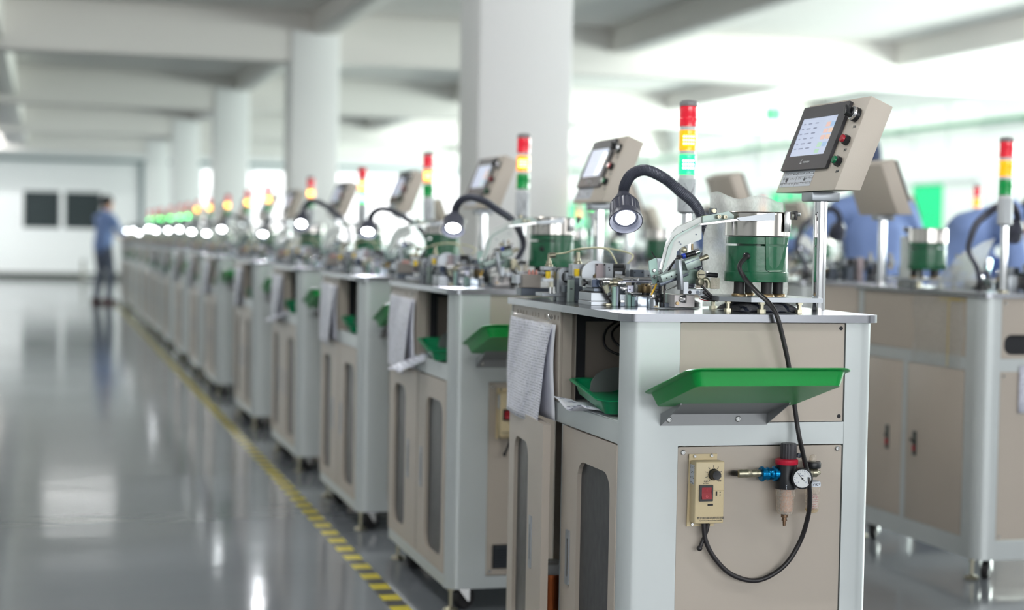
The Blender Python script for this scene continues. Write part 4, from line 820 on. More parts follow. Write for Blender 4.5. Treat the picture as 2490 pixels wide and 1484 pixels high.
    g = V_(1948, 1163, y-.034); gd = Vector((-.18, -1, .03)).normalized()
    MB().cyl((g.x+.004, y, g.z), g+gd*0, .007, n=14).build('gauge_stem', BRASS, t)
    ga = MB().lathe([(.0205, 0), (.0225, .002), (.0225, .011), (.0205, .0125), (.0195, .0105)], g, gd, 40, capb=True).build('pressure_gauge', BLK, t)
    MB().lathe([(.0192, .0106), (.0001, .0107)], g, gd, 36).build('dial', WHITE, ga)
    gx = Vector((0, 0, 1)).cross(gd).normalized()*1; gz = gd.cross(gx).normalized()
    if gx.x < 0: gx = -gx
    gz = Vector((0, 0, 1))
    tk = MB(); ctr = g+gd*.0109
    for i in range(21):
        a_ = R_(225-i*13.5); u = gx*cos(a_)+gz*sin(a_); tk.obox(ctr+u*.0165, u, gd, u.cross(gd), .0014, .0001, .00025)
    tk.build('tick_marks', mat('blue_print', s2l(60, 90, 140), .5), ga)
    for (s_, a_, r_) in (('0', 225, .0115), ('2', 171, .0118), ('4', 117, .0115), ('6', 63, .0115), ('8', 9, .0115), ('10', -45, .0112)):
        q = ctr+(gx*cos(R_(a_))+gz*sin(R_(a_)))*r_; text(s_, .0045, q, gx, gz, MT['blue_print'], t)
    text('MPa', .004, ctr+gz*.006, gx, gz, MT['blue_print'], t)
    nd = (gx*-.66+gz*.75).normalized(); MB().obox(ctr+gd*.0006+nd*.0035, nd, gd, nd.cross(gd), .0115, .0002, .0005).lathe([(.002, 0), (.002, .0012)], ctr, gd, 12).build('needle', BLKM, ga)
    MB().lathe([(.006, 0), (.0105, .001), (.0105, .008), (.009, .010), (.010, .012), (.010, .020), (.0065, .024), (.004, .029)], (V_(1996, 0).x, y2+.003, z(1152)), X_, 14).build('outlet_fitting', NICKEL, t)
    q = V_(1912, 0).x; MB().plate(rrect(-.010, .016, z(1187), z(1176), .001, 1), [], lambda u, v, h: (cx+.0245*sin(u/.0245)+h, y-.0246*cos(u/.0245)-h, v), 0, .0003).build('name_label', LABEL, t)
    return t
# ------------------------------------------------------------ build the originals on the nearest machine
OW = lambda i: ('the %s machine' % ORD[i]) if i else 'the nearest machine'
LROW = ' of the long left row'
GRP = {'cab': 'machine cabinets of the long row'}
cab = cabinet('grey and cream machine cabinet nearest the camera, its far side door ajar', GRP['cab'], vent=False)
panel = control_panel('beige control panel on chrome pole, sharp, nearest, with touch screen and red and green buttons')
tower = signal_tower('sharp tall signal tower behind the nearest lamp, green section lit', True)
neck = gooseneck('sharp ribbed gooseneck lamp arching over the nearest machine, lit white')
bowl = bowl_feeder('sharp green bowl feeder with polished steel bowl on the nearest machine')
chu = chute('white angled feed chute left of the nearest bowl feeder')
slide = slide_unit('bright slide unit with fittings and brass turntable on the nearest worktop')
tool = tool_head('tool head with grey-green cylinder and black hoses beneath the white chute')
drive = drive_unit('drive unit with black stepper motor and oilers at the rear of the nearest worktop')
htray = hanging_tray('large bright green tray on the nearest machine\'s end bracket')
stray = shelf_tray('deep green tray lying in the nearest machine\'s side opening')
pch = pouch('printed sheets in clear sleeve hanging on the nearest machine')
shts = loose_sheets('crumpled printed sheets under the tray in the nearest machine\'s side opening')
ctl = speed_controller('ivory speed controller box with red rocker switch on the nearest machine')
reg = regulator('black air regulator with blue valve, gauge and clear bowls on the nearest machine')
# clear film bag behind the bowl, bag of granules under the feeder plate, spool inside, bowl cable
def bag(u, v):
    x = 1.462+.205*u; z = ZT+.004+.262*v-.012*v*u
    return Vector((x+.018*v*(u-.5)*-1+.006*sin(v*9), 3.735+.028*sin(u*3.1)*v+.006*sin(u*17+v*4)+.004*sin(v*22), z+.006*sin(u*11)*v))
fb = MB().grid(bag, 26, 26).build('film_bag', FILM2, None, solid=.0004); tag(fb, 'crinkled milky film bag standing behind the nearest green bowl feeder', 'plastic bag')
gb = MB()
rg = random.Random(3)
def pil(u, v):
    a, b_ = (u-.5)*2, (v-.5)*2; h = .021*max(0, (1-abs(a)**4))**.5*max(0, (1-abs(b_)**4))**.5
    return Vector((1.475+.145*u, 3.535+.15*v, ZT+.001+h))
gm = mat('black_granules', s2l(44, 50, 68), .35, 0, var=.5, vs=260, bump=1, bs=500)
o = gb.grid(pil, 24, 24).build('granule_bag', gm, None, origin=(1.545, 3.61, ZT)); tag(o, 'bag of dark granules lying under the nearest bowl feeder plate', 'bag of granules')
MB().grid(lambda u, v: pil(u*1.12-.06, v)+Vector((0, 0, .001+.002*sin(u*31+v*17)) ), 24, 24).build('bag_film', FILM, o)
sx, sy, sz = 1.245, 4.19, .312
t = thing('wire_spool', 'spool of copper wire with white flange behind the ajar door', 'wire spool', (sx, sy, .12))
MB().lathe([(.042, .12), (.042, .128), (.012, .128)], (sx, sy, 0), n=28).lathe([(.012, sz-.026), (.042, sz-.026), (.044, sz-.022), (.044, sz-.003), (.042, sz), (.014, sz), (.014, sz-.02)], (sx, sy, 0), n=36).build('flange', WHITE, t)
MB().lathe([(.034, .128)]+[(.034+.0012*(k % 2), .128+k*.0035) for k in range(1, 45)]+[(.034, sz-.026)], (sx, sy, 0), n=28).build('copper_winding', COPPER, t, angle=80)
yc = Y0-.018
cbl = MB().tube([(1.498, 3.565, 1.1025), at(1798, 648, 3.535), at(1812, 678, 3.52), at(1842, 712, 3.465), at(1868, 735, 3.42), at(1888, 765, 3.393), at(1903, 820, 3.393), at(1918, 890, 3.395), at(1931, 980, 3.398),
    at(1942, 1055, 3.398), at(1954, 1110, 3.372), at(1966, 1165, 3.342), at(1969, 1210, 3.355), at(1965, 1255, 3.38), at(1945, 1318, 3.40), at(1905, 1378, 3.405), at(1842, 1412, 3.405), at(1780, 1398, 3.405), at(1738, 1358, 3.405), at(1716, 1315, 3.405), at(1711, 1272, 3.404)], .0052, 12, 8).build('feeder_cable', CABLE, None)
tag(cbl, 'black cable looping from the nearest bowl feeder down to the ivory controller', 'cable')

# ------------------------------------------------------------ repeat the machine along the row
YS = [3.42, 5.02, 6.50, 8.18, 10.03, 12.22, 13.70, 15.38, 17.13, 18.7, 20.1, 21.4, 23.1, 25.0, 26.4, 27.9]
XS = [0, -.005, -.02, -.02, -.02, -.02]+[-.02]*10
tower_b = signal_tower('signal tower of the second machine of the long left row', False, True)
tower_c = signal_tower('signal tower of the eleventh machine of the long left row', True, False)
index_children()
lights = [k.name for k in kids(neck) if k.type == 'LIGHT']
vent_proto = None
def place(src, i, label, jx=0, jy=0, jz=0, ry=0, skip=()):
    c = copy_tree(src, None, skip); c.location = src.location+Vector((XS[i]+jx, YS[i]-YS[0]+jy, jz)); c['label'] = label
    if ry: c.rotation_euler.z += ry
    return c
rj = random.Random(11)
LZ = [1, .90, .84, 1.02, .76, .91, .76, .82, .93, .89, .88, .98, 1, .72, .9, .85]
TY = [0, .03, .03, .03, .05, .03, .03, .03, .03, 0, .03, 0, 0, 0, 0, 0]
for i in range(1, 16):
    n = ORD[i]; far = i > 6
    skip = ('vent_grille',) if far else ()
    if far: skip += ('inner_cable', 'divider_plate')
    c = place(cab, i, '%s machine cabinet%s, grey posts and cream doors' % (n.capitalize(), LROW), skip=skip)
    for ch in C.objects[:] if False else []: pass
    place(panel, i, 'beige control panel on the %s machine%s' % (n, LROW), ry=rj.uniform(-.07, .07), jy=rj.uniform(-.03, .05), skip=('logo_text', 'logo_mark', 'printed_caption') if i > 1 else ())
    src = tower if i == 3 else (tower_c if i > 9 else tower_b)
    tw = place(src, i, 'signal tower on the %s machine%s' % (n, LROW), jy=TY[i] if i < 10 else 0)
    tw.rotation_euler.x = rj.uniform(-.02, .02); tw.rotation_euler.y = rj.uniform(-.02, .02)
    nk = place(neck, i, 'lit gooseneck lamp over the %s machine%s' % (n, LROW), jx=rj.uniform(-.03, .03), jy=rj.uniform(-.03, .05), jz=0, ry=rj.uniform(-.15, .15), skip=('lamp_beam',) if i > 8 else ())
    nk.scale.z = LZ[i]
    place(bowl, i, 'green vibratory bowl feeder on the %s machine%s' % (n, LROW), jy=rj.uniform(.0, .05))
    place(chu, i, 'white feed chute on the %s machine%s' % (n, LROW))
    place(slide, i, 'bright slide unit on the %s machine%s' % (n, LROW), skip=('solenoid', 'air_hose') if far else ())
    place(tool, i, 'tool head with hoses on the %s machine%s' % (n, LROW), skip=('screw_hole', 'ball_stud') if far else ())
    place(drive, i, 'drive unit with motor on the %s machine%s' % (n, LROW), skip=('screw_hole',) if far else ())
    place(htray, i, 'green tray on the end bracket of the %s machine%s' % (n, LROW), jx=rj.uniform(-.03, .02))
    place(stray, i, 'green tray in the side opening of the %s machine%s' % (n, LROW), jx=-.02 if i == 1 else rj.uniform(-.04, .01))
    if i < 10: place(pch, i, 'document pouch hanging on the side of the %s machine%s' % (n, LROW), skip=() if i < 4 else ('wire_tie',))
    if i < 8: place(ctl, i, 'ivory speed controller on the end panel of the %s machine%s' % (n, LROW), skip=('printed_text', 'dial_marks') if i > 1 else ())
s2 = None
for i in (1, 3, 5):
    if s2 is None:
        s2 = loose_sheets('printed sheets jutting from the second machine\'s side shelf', True); s2.location += Vector((XS[1], YS[1]-YS[0], 0)); index_children()
    else:
        c = copy_tree(s2); c.location += Vector((XS[i]-XS[1], YS[i]-YS[1], 0)); c['label'] = 'white sheets jutting from the side shelf of the %s machine%s' % (ORD[i], LROW)
# nearest machine only: door ajar, vent on the second one
drs = [k for k in kids(cab) if k.name.split('.')[0] == 'door']
drs[1].rotation_euler.z = R_(-5.2)
v = MB().box(1.312, 1.412, Y0-.001, Y0+.003, .135, .207).build('vent_grille', BLK, cab)
for k in range(8): MB().obox((1.362, Y0-.002, .143+k*.008), Vector((1, 0, 0)), Vector((0, .8, .6)), Vector((0, -.6, .8)), .045, .003, .0009).build('slat', ANODD, v)
index_children(); seconds = [o for o in C.objects if o.name.startswith('machine_cabinet') and o is not cab][:5]
for o in seconds: copy_tree(v, o)

# ------------------------------------------------------------ right-hand rows: closed cabinets turned to face the other aisle
def closed_cabinet(label, group):
    ax, ay = 3.03, 5.18; t = thing('machine_cabinet', label, 'machine cabinet', (ax, ay, 0), group); ex, ey = ax+.575, ay+.95
    L = Vector((ax-X0, ay-Y0, 0))
    def mv(o): o.location += Vector((0, 0, 0)); return o
    for sx, sy, w_, d_ in ((-1, -1, .075, .10), (1, -1, .075, .06), (-1, 1, .07, .075), (1, 1, .07, .06)):
        mb = post(sx, sy, w_, d_, .05); bmesh.ops.translate(mb.b, verts=mb.b.verts[:], vec=L); mb.build('corner_post', ALU, t, angle=50)
    fr = MB()
    for z0, z1 in ((.715, .757), (ZB, .14)):
        fr.box(ax+.05, ex-.05, ay+.001, ay+.03, z0, z1).box(ax+.0015, ax+.03, ay+.08, ey-.06, z0, z1).box(ax+.05, ex-.05, ey-.03, ey-.001, z0, z1)
    fr.box(ax+.001, ax+.022, 5.688, 5.722, .14, .72); fr.build('frame_rails', ALU, t, smooth=False)
    MB().box(ax+.004, ax+.012, ay+.105, ey-.078, .759, .962).build('side_panel', CREAM, t)
    for y0, y1, hy in ((ay+.105, 5.686, 5.62), (5.724, ey-.078, 5.83)):
        d = MB().box(ax+.001, ax+.014, y0, y1, .143, .712, .001).build('door', CREAM, t)
        lk = MB().box(ax-.004, ax+.001, hy-.011, hy+.011, .378, .466, .001).build('lock_plate', mat('lock_steel', s2l(70, 78, 76), .4, .5), d)
        MB().box(ax-.006, ax-.004, hy-.007, hy+.007, .395, .415).build('red_tab', REDB, lk)
        MB().obox((ax-.008, hy+.004, .43), Vector((0, .9, .3)).normalized(), Vector((1, 0, 0)), Vector((0, -.3, .9)).normalized(), .018 if hy < 5.7 else .004, .002, .0035).build('key', BLK, lk)
    up = MB().plate([(ax+.078, .759), (ex-.078, .759), (ex-.078, .962), (ax+.078, .962)], [rrect(ax+.088, ax+.30, .772, .84, .028, 6)], XZ, ay+.003, ay+.012).build('end_panel', CREAM, t, smooth=False)
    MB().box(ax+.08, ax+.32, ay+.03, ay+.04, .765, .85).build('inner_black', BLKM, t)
    lo = MB().box(ax+.078, ex-.078, ay+.003, ay+.012, .143, .712).build('end_panel', CREAM, t)
    for x, z in ((ax+.09, .70), (ax+.09, .155), (ax+.09, .945)): screw((x, ay+.003, z), (0, -1, 0), .005, lo)
    MB().plate(rrect(ax-.010, ex+.010, ay-.012, ey+.012, .045, 7), [], XY, ZT-.0165, ZT).build('worktop', STEEL, t, angle=50)
    MB().box(ax+.01, ex-.01, ey-.012, ey-.003, .14, .96).build('rear_panel', CREAM, t)
    for x, y in ((ax+.075, ay+.06), (ex-.06, ay+.07), (ax+.06, ey-.09), (ex-.06, ey-.07)): caster(x, y, t, .9)
    for x, y in ((ax+.03, ay+.07), (ax+.04, ey-.03), (ex-.04, ey-.04)): foot(x, y, t)
    return t
cc = closed_cabinet('closed cream cabinet with two key-locked doors at the right edge, nearest of its row', 'closed machine cabinets of the right rows')
# clear bag taped on its side panel, sheet on its end panel
tb = thing('taped_bag', 'clear empty bag with yellow tape on the right cabinet\'s side panel', 'plastic bag', (3.03, 5.47, .85))
MB().grid(lambda u, v: Vector((3.026-.010*sin(u*3.1)*sin(v*3.1)-.005*sin(u*13+v*9), 5.645-.35*u, .958-.245*v)), 22, 22).build('film', FILM2, tb)
MB().box(3.0265, 3.0285, 5.292, 5.46, .948, .955).box(3.012, 3.0135, 5.37, 5.375, .72, .95).build('yellow_tape', mat('yellow_tape', s2l(200, 180, 110), .5), tb)
ns = MB().grid(lambda u, v: Vector((3.175+.12*u, 5.176-.002*sin(u*5), .735-.16*v)), 4, 4).build('notice_sheet', PAPPR, None, origin=(3.2, 5.176, .7), solid=.0004); tag(ns, 'printed sheet on the end panel of the right-edge cabinet', 'paper')
index_children()
RY = [5.18, 6.66, 8.18, 9.75, 11.3, 12.9]
def rot_place(src, dx, dy, label, group, rx=0, ry=0, skip=(), pos=None):   # half-turn about the machine centre, moved to the right row
    c = copy_tree(src, None, skip); p = src.location
    c.location = pos or Vector((X0+X1+dx-p.x+rx, Y0+Y1+dy-p.y+ry, p.z)); c.rotation_euler.z = pi; c['label'] = label; c['group'] = group; return c
for row, (gx, YL, nm) in enumerate(((3.03, RY, 'first right-hand row'), (5.25, [9.2, 10.8, 12.4, 14.0, 15.6, 17.2], 'second right-hand row'))):
    for i, y in enumerate(YL):
        n = ORD[i]; dx, dy = gx-X0, y-Y0; W_ = 'the %s machine of the %s' % (n, nm); g = ' of the ' + nm
        if not (row == 0 and i == 0):
            c = copy_tree(cc); c.location = Vector((gx, y, 0)); c['label'] = 'closed cream cabinet, %s machine of the %s' % (n, nm)
        rot_place(panel, dx, dy, 'back of beige control panel on '+W_, 'control panels'+g, skip=('logo_text', 'logo_mark', 'printed_caption', 'label_rules'), ry=.09, rx=.01)
        tw = rot_place(tower_b if i < 3 else tower, dx, dy, 'signal tower on '+W_, 'signal towers'+g)
        nk = rot_place(neck, dx, dy, 'gooseneck lamp on '+W_, 'work lamps'+g, skip=('lamp_beam',) if i else (), rx=-.05, ry=-.12)
        rot_place(bowl, dx, dy, 'green bowl feeder on '+W_, 'bowl feeders'+g)
        if not (row == 0 and i == 0): rot_place(chu, dx, dy, 'white feed chute on '+W_, 'feed chutes'+g)
        rot_place(slide, dx, dy, 'slide unit on '+W_, 'slide units'+g, skip=('solenoid', 'air_hose'))
        rot_place(tool, dx, dy, 'tool head on '+W_, 'tool heads'+g, skip=('screw_hole', 'ball_stud'))
        rot_place(drive, dx, dy, 'drive unit with motor on '+W_, 'drive units'+g, skip=('clear_hose',))
for o in (tower_b, tower_c):
    for k in kids(o):
        for q in kids(k): bpy.data.objects.remove(q)
        bpy.data.objects.remove(k)
    bpy.data.objects.remove(o)
# things on the first right-hand machine
t = thing('bag_of_film', 'clear leaning bag of film on the right-edge worktop', 'plastic bag', (3.20, 5.80, ZT))
MB().grid(lambda u, v: Vector((3.10+.21*u+.10*v-.04*u*v, 5.72+.05*sin(u*4)*v, ZT+.002+.19*v*(.35+.65*u)+.004*sin(u*14+v*9))), 16, 16).build('film', FILM2, t)
t = thing('clear_tube', 'clear upright plastic tube beside the back of the right panel', 'plastic tube', (3.19, 5.99, ZT))
MB().lathe([(.038, 0), (.038, .19), (.036, .19), (.036, .002)], (3.19, 5.99, ZT), n=24, capb=False).build('tube_wall', FILM2, t)
for k, x in enumerate((3.29, 3.42, 3.50)):
    t = thing('stepper_motor', ['black stepper motor on the right-edge worktop, left of three', 'black stepper motor on the right-edge worktop, middle of three', 'black stepper motor on the right-edge worktop, right of three'][k], 'motor', (x, 5.42, ZT), 'stepper motors on the right-edge worktop')
    MB().box(x-.03, x+.002, 5.40, 5.445, ZT, ZT+.055, .001).build('motor_flange', ANOD, t); MB().box(x+.002, x+.04, 5.402, 5.444, ZT+.008, ZT+.052, .003).build('motor_body', BLK, t)

# wall sign, trolley
t = thing('exit_sign', 'small green exit sign hanging from the ceiling in the background', 'sign', at(1880, 278, 17.9))
p = at(1880, 278, 17.9); MB().box(p.x-.09, p.x+.09, 17.88, 17.92, p.z-.07, p.z+.07, .004).build('sign_box', mat('exit_green', s2l(60, 190, 120), .4, emit=s2l(40, 190, 110), es=.4), t)
text('EXIT', .06, (p.x, 17.879, p.z), (1, 0, 0), (0, 0, 1), WHITE, t); MB().cyl((p.x, 17.9, p.z+.07), (p.x, 17.9, 2.93), .006, n=8).build('hanger', WHITE, t)
a, b_ = on(202, 668, 0), on(238, 668, 0); yt = 39.5; xa, xb = at(202, 668, yt).x, at(240, 668, yt).x
t = thing('trolley', 'pale metal frame trolley at the far wall beside the distant worker', 'trolley', (xa, yt, 0))
for x in (xa, xb):
    for y in (yt, yt+.5): MB().cyl((x, y, 0), (x, y, .52), .03, n=10).build('leg', mat('olive_grey_metal', s2l(150, 150, 140), .5), t)
MB().box(xa-.04, xb+.04, yt-.04, yt+.54, .50, .54).build('top', WHITE, t); MB().box(xa-.02, xb+.02, yt, yt+.5, .10, .13).build('shelf', WHITE, t)

# ------------------------------------------------------------ people
def skin_mesh(name, joints, edges, m, parent=None, lvl=2, root=0):
    me = bpy.data.meshes.new(name); po = ORI.get(parent.name, Vector((0, 0, 0))) if parent else Vector((0, 0, 0))
    me.from_pydata([tuple(Vector(j[0])-po) for j in joints], edges, []); o = bpy.data.objects.new(name, me); C.objects.link(o)
    md = o.modifiers.new('skin', 'SKIN'); md.use_smooth_shade = True
    for k, j in enumerate(joints): v = me.skin_vertices[0].data[k]; v.radius = (j[1], j[2] if len(j) > 2 else j[1]); v.use_root = (k == root)
    s = o.modifiers.new('subdivision', 'SUBSURF'); s.levels = lvl; s.render_levels = lvl
    me.materials.append(m); ORI[o.name] = po.copy()
    if parent: o.parent = parent
    return o
def blob_mesh(name, nodes, edges, m, parent, side, vox=.016, sm=6):    # one continuous surface grown around a skeleton
    mb = MB(); sd = Vector(side).normalized()
    for i, j in edges:
        a, b_ = nodes[i], nodes[j]; pa, pb = Vector(a[0]), Vector(b_[0]); ax = (pb-pa).normalized(); L = (pb-pa).length
        ra, rb = (a[1], a[-1]), (b_[1], b_[-1]); n = max(3, int(L/.022))
        s_ = (sd-ax*sd.dot(ax)); s_ = s_.normalized() if s_.length > .2 else ax.orthogonal().normalized(); f = ax.cross(s_)
        for k in range(n+1):
            t_ = k/n; c = pa.lerp(pb, t_); rx = ra[0]+(rb[0]-ra[0])*t_; ry = ra[1]+(rb[1]-ra[1])*t_; rz = min(rx, ry)
            M = Matrix(((s_.x*rx, f.x*ry, ax.x*rz, c.x), (s_.y*rx, f.y*ry, ax.y*rz, c.y), (s_.z*rx, f.z*ry, ax.z*rz, c.z), (0, 0, 0, 1)))
            bmesh.ops.create_icosphere(mb.b, subdivisions=2, radius=1, matrix=M)
    o = mb.build(name, m, parent); r = o.modifiers.new('remesh', 'REMESH'); r.mode = 'VOXEL'; r.voxel_size = vox; r.use_smooth_shade = True
    q = o.modifiers.new('smooth', 'SMOOTH'); q.factor = .6; q.iterations = sm; return o
def head(parent, c, fdir, up, s=1.0, hair='short', cap=False):
    c = Vector(c); f = Vector(fdir).normalized(); u = Vector(up); u = (u-f*u.dot(f)).normalized(); r = f.cross(u)
    def W(a, b_, h): return c+r*a*s+f*b_*s+u*h*s
    mb = MB(); rows = []
    prof = [(-.118, .030, .045, .030), (-.105, .046, .058, .035), (-.08, .060, .074, .022), (-.045, .069, .084, .008), (0, .076, .092, 0), (.04, .078, .096, -.004), (.08, .070, .086, -.006), (.11, .048, .058, -.008), (.124, .015, .018, -.008)]
    R = []
    for h, a, b_, off in prof: R.append([mb.b.verts.new(W(a*cos(t), off+b_*sin(t), h)) for t in [2*pi*k/20 for k in range(20)]])
    for k in range(len(R)-1):
        for i in range(20): mb.b.faces.new((R[k][i], R[k][(i+1) % 20], R[k+1][(i+1) % 20], R[k+1][i]))
    mb.b.faces.new(R[0]); mb.b.faces.new(R[-1])
    mb.plate([(-.012, -.028), (.012, -.028), (.004, .018), (-.004, .018)], [], lambda a, h, t_: W(a*(1-t_*6), .080+t_, h), 0, .030)       # nose
    for sx in (-1, 1): mb.sphere(W(sx*.077, -.004, -.008), .026*s, (.45, .7, 1.1), 12)
    mb.box(*[0]*0) if False else None
    hd = mb.build('head', SKIN, parent, angle=70)
    lp = MB().sphere(W(0, .082, -.058), .016*s, (1.2, .6, .4), 10); lp.build('mouth', mat('lips', s2l(170, 100, 90), .5), hd)
    for sx in (-1, 1): MB().sphere(W(sx*.030, .086, .012), .0095*s, n=10).build('eye', mat('dark_eye', s2l(40, 32, 30), .2), hd); MB().obox(W(sx*.030, .093, .030), r, f, u, .016*s, .003*s, .003*s).build('eyebrow', HAIR, hd)
    hb = MB(); R = []
    for h, a, b_, off in [(-.055, .066, .040, -.055), (-.02, .079, .072, -.030), (.02, .084, .088, -.016), (.055, .084, .100, -.006), (.09, .074, .092, -.006), (.118, .054, .066, -.008), (.135, .018, .022, -.008)]:
        R.append([hb.b.verts.new(W(a*cos(t)*(1+.02*sin(7*t)), off+b_*sin(t), h+.004*sin(9*t))) for t in [2*pi*k/20 for k in range(20)]])
    for k in range(len(R)-1):
        for i in range(20): hb.b.faces.new((R[k][i], R[k][(i+1) % 20], R[k+1][(i+1) % 20], R[k+1][i]))
    hb.b.faces.new(R[-1]); hb.b.faces.new(R[0][::-1])
    hb.build('cap' if cap else 'hair', mat('navy_cap', s2l(50, 62, 92), .8) if cap else HAIR, parent, angle=70)
    return hd
def hand(parent, wrist, d, pn, s=1.0, side=1):
    w_ = Vector(wrist); d = Vector(d).normalized(); n = Vector(pn); n = (n-d*n.dot(d)).normalized(); r = d.cross(n)*side
    J = [(w_, .022*s, .018*s), (w_+d*.045*s, .034*s, .016*s), (w_+d*.085*s, .036*s, .013*s)]
    o = skin_mesh('palm', J, [(0, 1), (1, 2)], SKIN, parent, 2)
    for k, (off, L) in enumerate(((-.027, .070), (-.009, .080), (.009, .074), (.026, .060))):
        a = w_+d*.075*s+r*off*s; b_ = a+d*L*.5*s-n*.006*s; c = b_+d*L*.38*s-n*.026*s; e = c+d*L*.16*s-n*.024*s
        skin_mesh('finger', [(a, .010*s), (b_, .009*s), (c, .0082*s), (e, .0070*s)], [(0, 1), (1, 2), (2, 3)], SKIN, parent, 1)
    a = w_+d*.025*s-r*.022*s; b_ = a+d*.035*s-r*.028*s-n*.008*s; c = b_+d*.034*s-r*.004*s-n*.014*s
    skin_mesh('thumb', [(a, .013*s), (b_, .0115*s), (c, .009*s)], [(0, 1), (1, 2)], SKIN, parent, 1)
def person(name, label, loc, pelvis, chest, neck_, headc, face, hup, arms, legs, cap=False, sc_=1.0):
    t = thing(name, label, 'person', loc); ORI[t.name] = Vector(loc); L = Vector(loc)
    P = lambda v: L+Vector(v)
    pl, ch, nk, hc = P(pelvis), P(chest), P(neck_), P(headc); axis = (nk-pl).normalized(); side = Vector(arms['side']).normalized()
    # body: one continuous figure (neck, arms, torso, legs)
    J = [(pl, .105, .075), (pl.lerp(ch, .55), .095, .070), (ch, .105, .078), (ch.lerp(nk, .60), .070, .052), (nk, .050), (nk.lerp(hc, .7), .050)]; E_ = [(0, 1), (1, 2), (2, 3), (3, 4), (4, 5)]
    SJ = [(pl-axis*.07, .185, .140), (pl-axis*.02, .180, .136), (pl.lerp(ch, .5), .168, .122), (ch, .180, .124), (ch.lerp(nk, .62), .125, .090), (nk-(nk-ch)*.08, .070)]; SE = [(0, 1), (1, 2), (2, 3), (3, 4), (4, 5)]
    for s, k in ((-1, 'l'), (1, 'r')):
        sh = ch.lerp(nk, .62)+side*s*.175; el, wr = P(arms[k][0]), P(arms[k][1])
        b0 = len(J); J += [(sh, .042), (el, .036), (wr, .027)]; E_ += [(3, b0), (b0, b0+1), (b0+1, b0+2)]
        b0 = len(SJ); SJ += [(sh-axis*.02, .070), (sh.lerp(el, .5), .062), (el, .055), (el.lerp(wr, .82), .044)]; SE += [(4, b0), (b0, b0+1), (b0+1, b0+2), (b0+2, b0+3)]
        hand(t, wr, (wr-el).normalized()+Vector(arms.get('hd', (0, 0, -.15))), arms.get('pn', (0, 0, 1)), 1, s)
    TJ = [(pl+axis*.05, .140, .115), (pl-Vector((0, 0, .06)), .145, .120)]; TE = [(0, 1)]
    for s, k in ((-1, 'l'), (1, 'r')):
        hp = pl+side*s*.085-Vector((0, 0, .10)); kn, an = P(legs[k][0]), P(legs[k][1]); b0 = len(J)
        J += [(hp, .080), (kn, .055), (an, .036)]; E_ += [(0, b0), (b0, b0+1), (b0+1, b0+2)]
        b0 = len(TJ); TJ += [(hp, .098), (hp.lerp(kn, .5), .088), (kn, .072), (kn.lerp(an, .6), .064), (an+Vector((0, 0, .0)), .058)]; TE += [(1, b0)]+[(b0+i, b0+i+1) for i in range(4)]
        f = Vector(legs.get('f', (1, 0, 0))).normalized(); sh = MB()
        c = Vector((an.x, an.y, L.z)); rr = Vector((-f.y, f.x, 0))
        sh.plate([(-.085, -.035), (-.05, -.042), (.06, -.045), (.14, -.050), (.175, -.030), (.185, 0), (.175, .030), (.14, .050), (.06, .045), (-.05, .042), (-.085, .035)], [], lambda u, v, h: c+f*u+rr*v*(1-.15*(h > .02))+Vector((0, 0, h*(1 if u < .05 else .62))), 0, .085).build('shoe', SHOE, t)
    blob_mesh('body', J, E_, SKIN, t, side, .014, 3); blob_mesh('shirt', SJ, SE, SHIRT, t, side); blob_mesh('trousers', TJ, TE, TROU, t, side)
    mb = MB().lathe([(.072, -.02), (.068, .02), (.060, .035)], nk-axis*.0, (axis+Vector(face)*.2), 18, capa=False, capb=False); mb.build('collar', SHIRT, t)
    head(t, hc, face, hup, cap=cap)
    return t
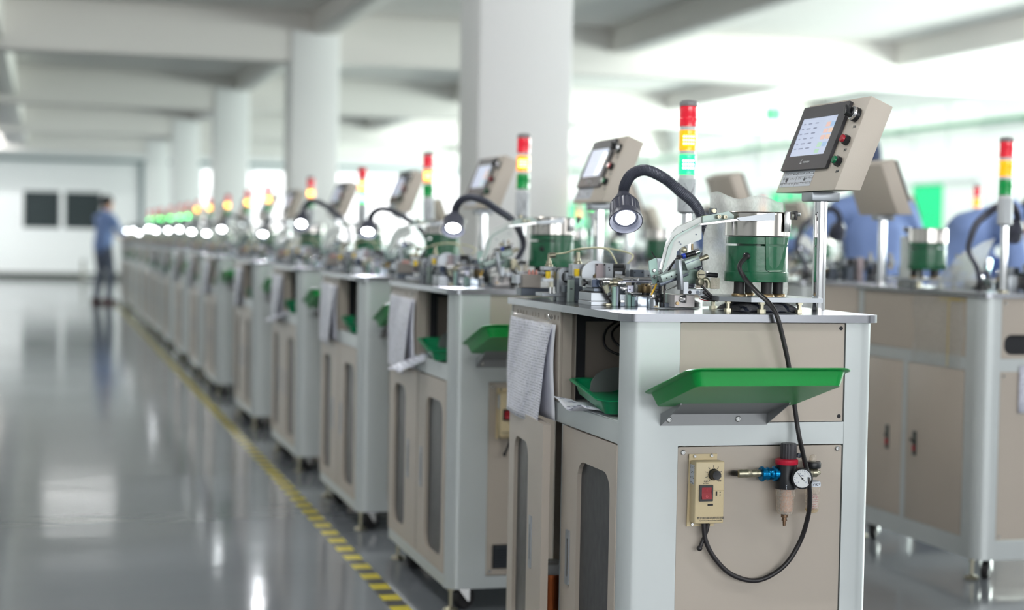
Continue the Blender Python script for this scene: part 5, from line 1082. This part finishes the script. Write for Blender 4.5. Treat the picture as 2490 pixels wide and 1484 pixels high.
w1 = person('person', 'distant worker in blue shirt and grey trousers standing at the far end of the row', (.84, 28.1, 0), (.02, 0, .98), (.04, 0, 1.24), (.06, 0, 1.44), (.09, 0, 1.585), (1, -.05, -.15), (.1, 0, 1),
    {'side': (0, -1, 0), 'r': ((.13, -.25, 1.16), (.36, -.16, 1.10)), 'l': ((.17, .24, 1.15), (.38, .12, 1.08))}, {'l': ((.06, .10, .52), (-.02, .10, .09)), 'r': ((.09, -.10, .52), (.06, -.10, .09)), 'f': (1, -.1, 0)})
w1.rotation_euler.z = R_(38)
person('person', 'worker in blue shirt and dark cap seen from behind beyond the right-hand panel', (4.31, 8.5, 0), (.0, 0, .93), (.01, .02, 1.20), (-.01, .03, 1.43), (-.04, .05, 1.585), (.25, .9, -.2), (0, 0, 1),
    {'side': (.97, -.2, 0), 'l': ((-.34, .12, 1.14), (-.52, .32, 1.10)), 'r': ((.32, .10, 1.14), (.14, .36, 1.10))}, {'l': ((-.09, .03, .50), (-.09, -.03, .09)), 'r': ((.09, .04, .50), (.09, .03, .09)), 'f': (.1, 1, 0)}, cap=True)
person('person', 'dark-haired worker in blue shirt bending forward at the right edge of the picture', (4.20, 7.5, 0), (-.02, .04, .93), (.10, -.02, 1.19), (.30, -.09, 1.30), (.40, -.12, 1.285), (.72, -.15, -.68), (.6, -.1, .75),
    {'side': (-.2, -.97, 0), 'r': ((.20, -.27, 1.00), (.36, -.30, 1.09)), 'l': ((.26, .16, 1.0), (.42, -.02, 1.10)), 'hd': (.4, .1, 0)}, {'l': ((.04, .12, .50), (-.06, .14, .09)), 'r': ((.05, -.06, .50), (-.02, -.08, .09)), 'f': (1, -.1, 0)})
person('person', 'worker in blue shirt half hidden behind the nearest signal tower and film bag', (3.86, 10.3, 0), (-.02, .04, .90), (.08, -.02, 1.12), (.24, -.09, 1.27), (.34, -.12, 1.30), (.72, -.15, -.55), (.6, -.1, .75),
    {'side': (-.2, -.97, 0), 'r': ((.18, -.27, .98), (.36, -.30, 1.07)), 'l': ((.24, .16, .98), (.42, -.02, 1.08)), 'hd': (.4, .1, 0)}, {'l': ((.04, .12, .50), (-.06, .14, .09)), 'r': ((.05, -.06, .50), (-.02, -.08, .09)), 'f': (1, -.1, 0)})
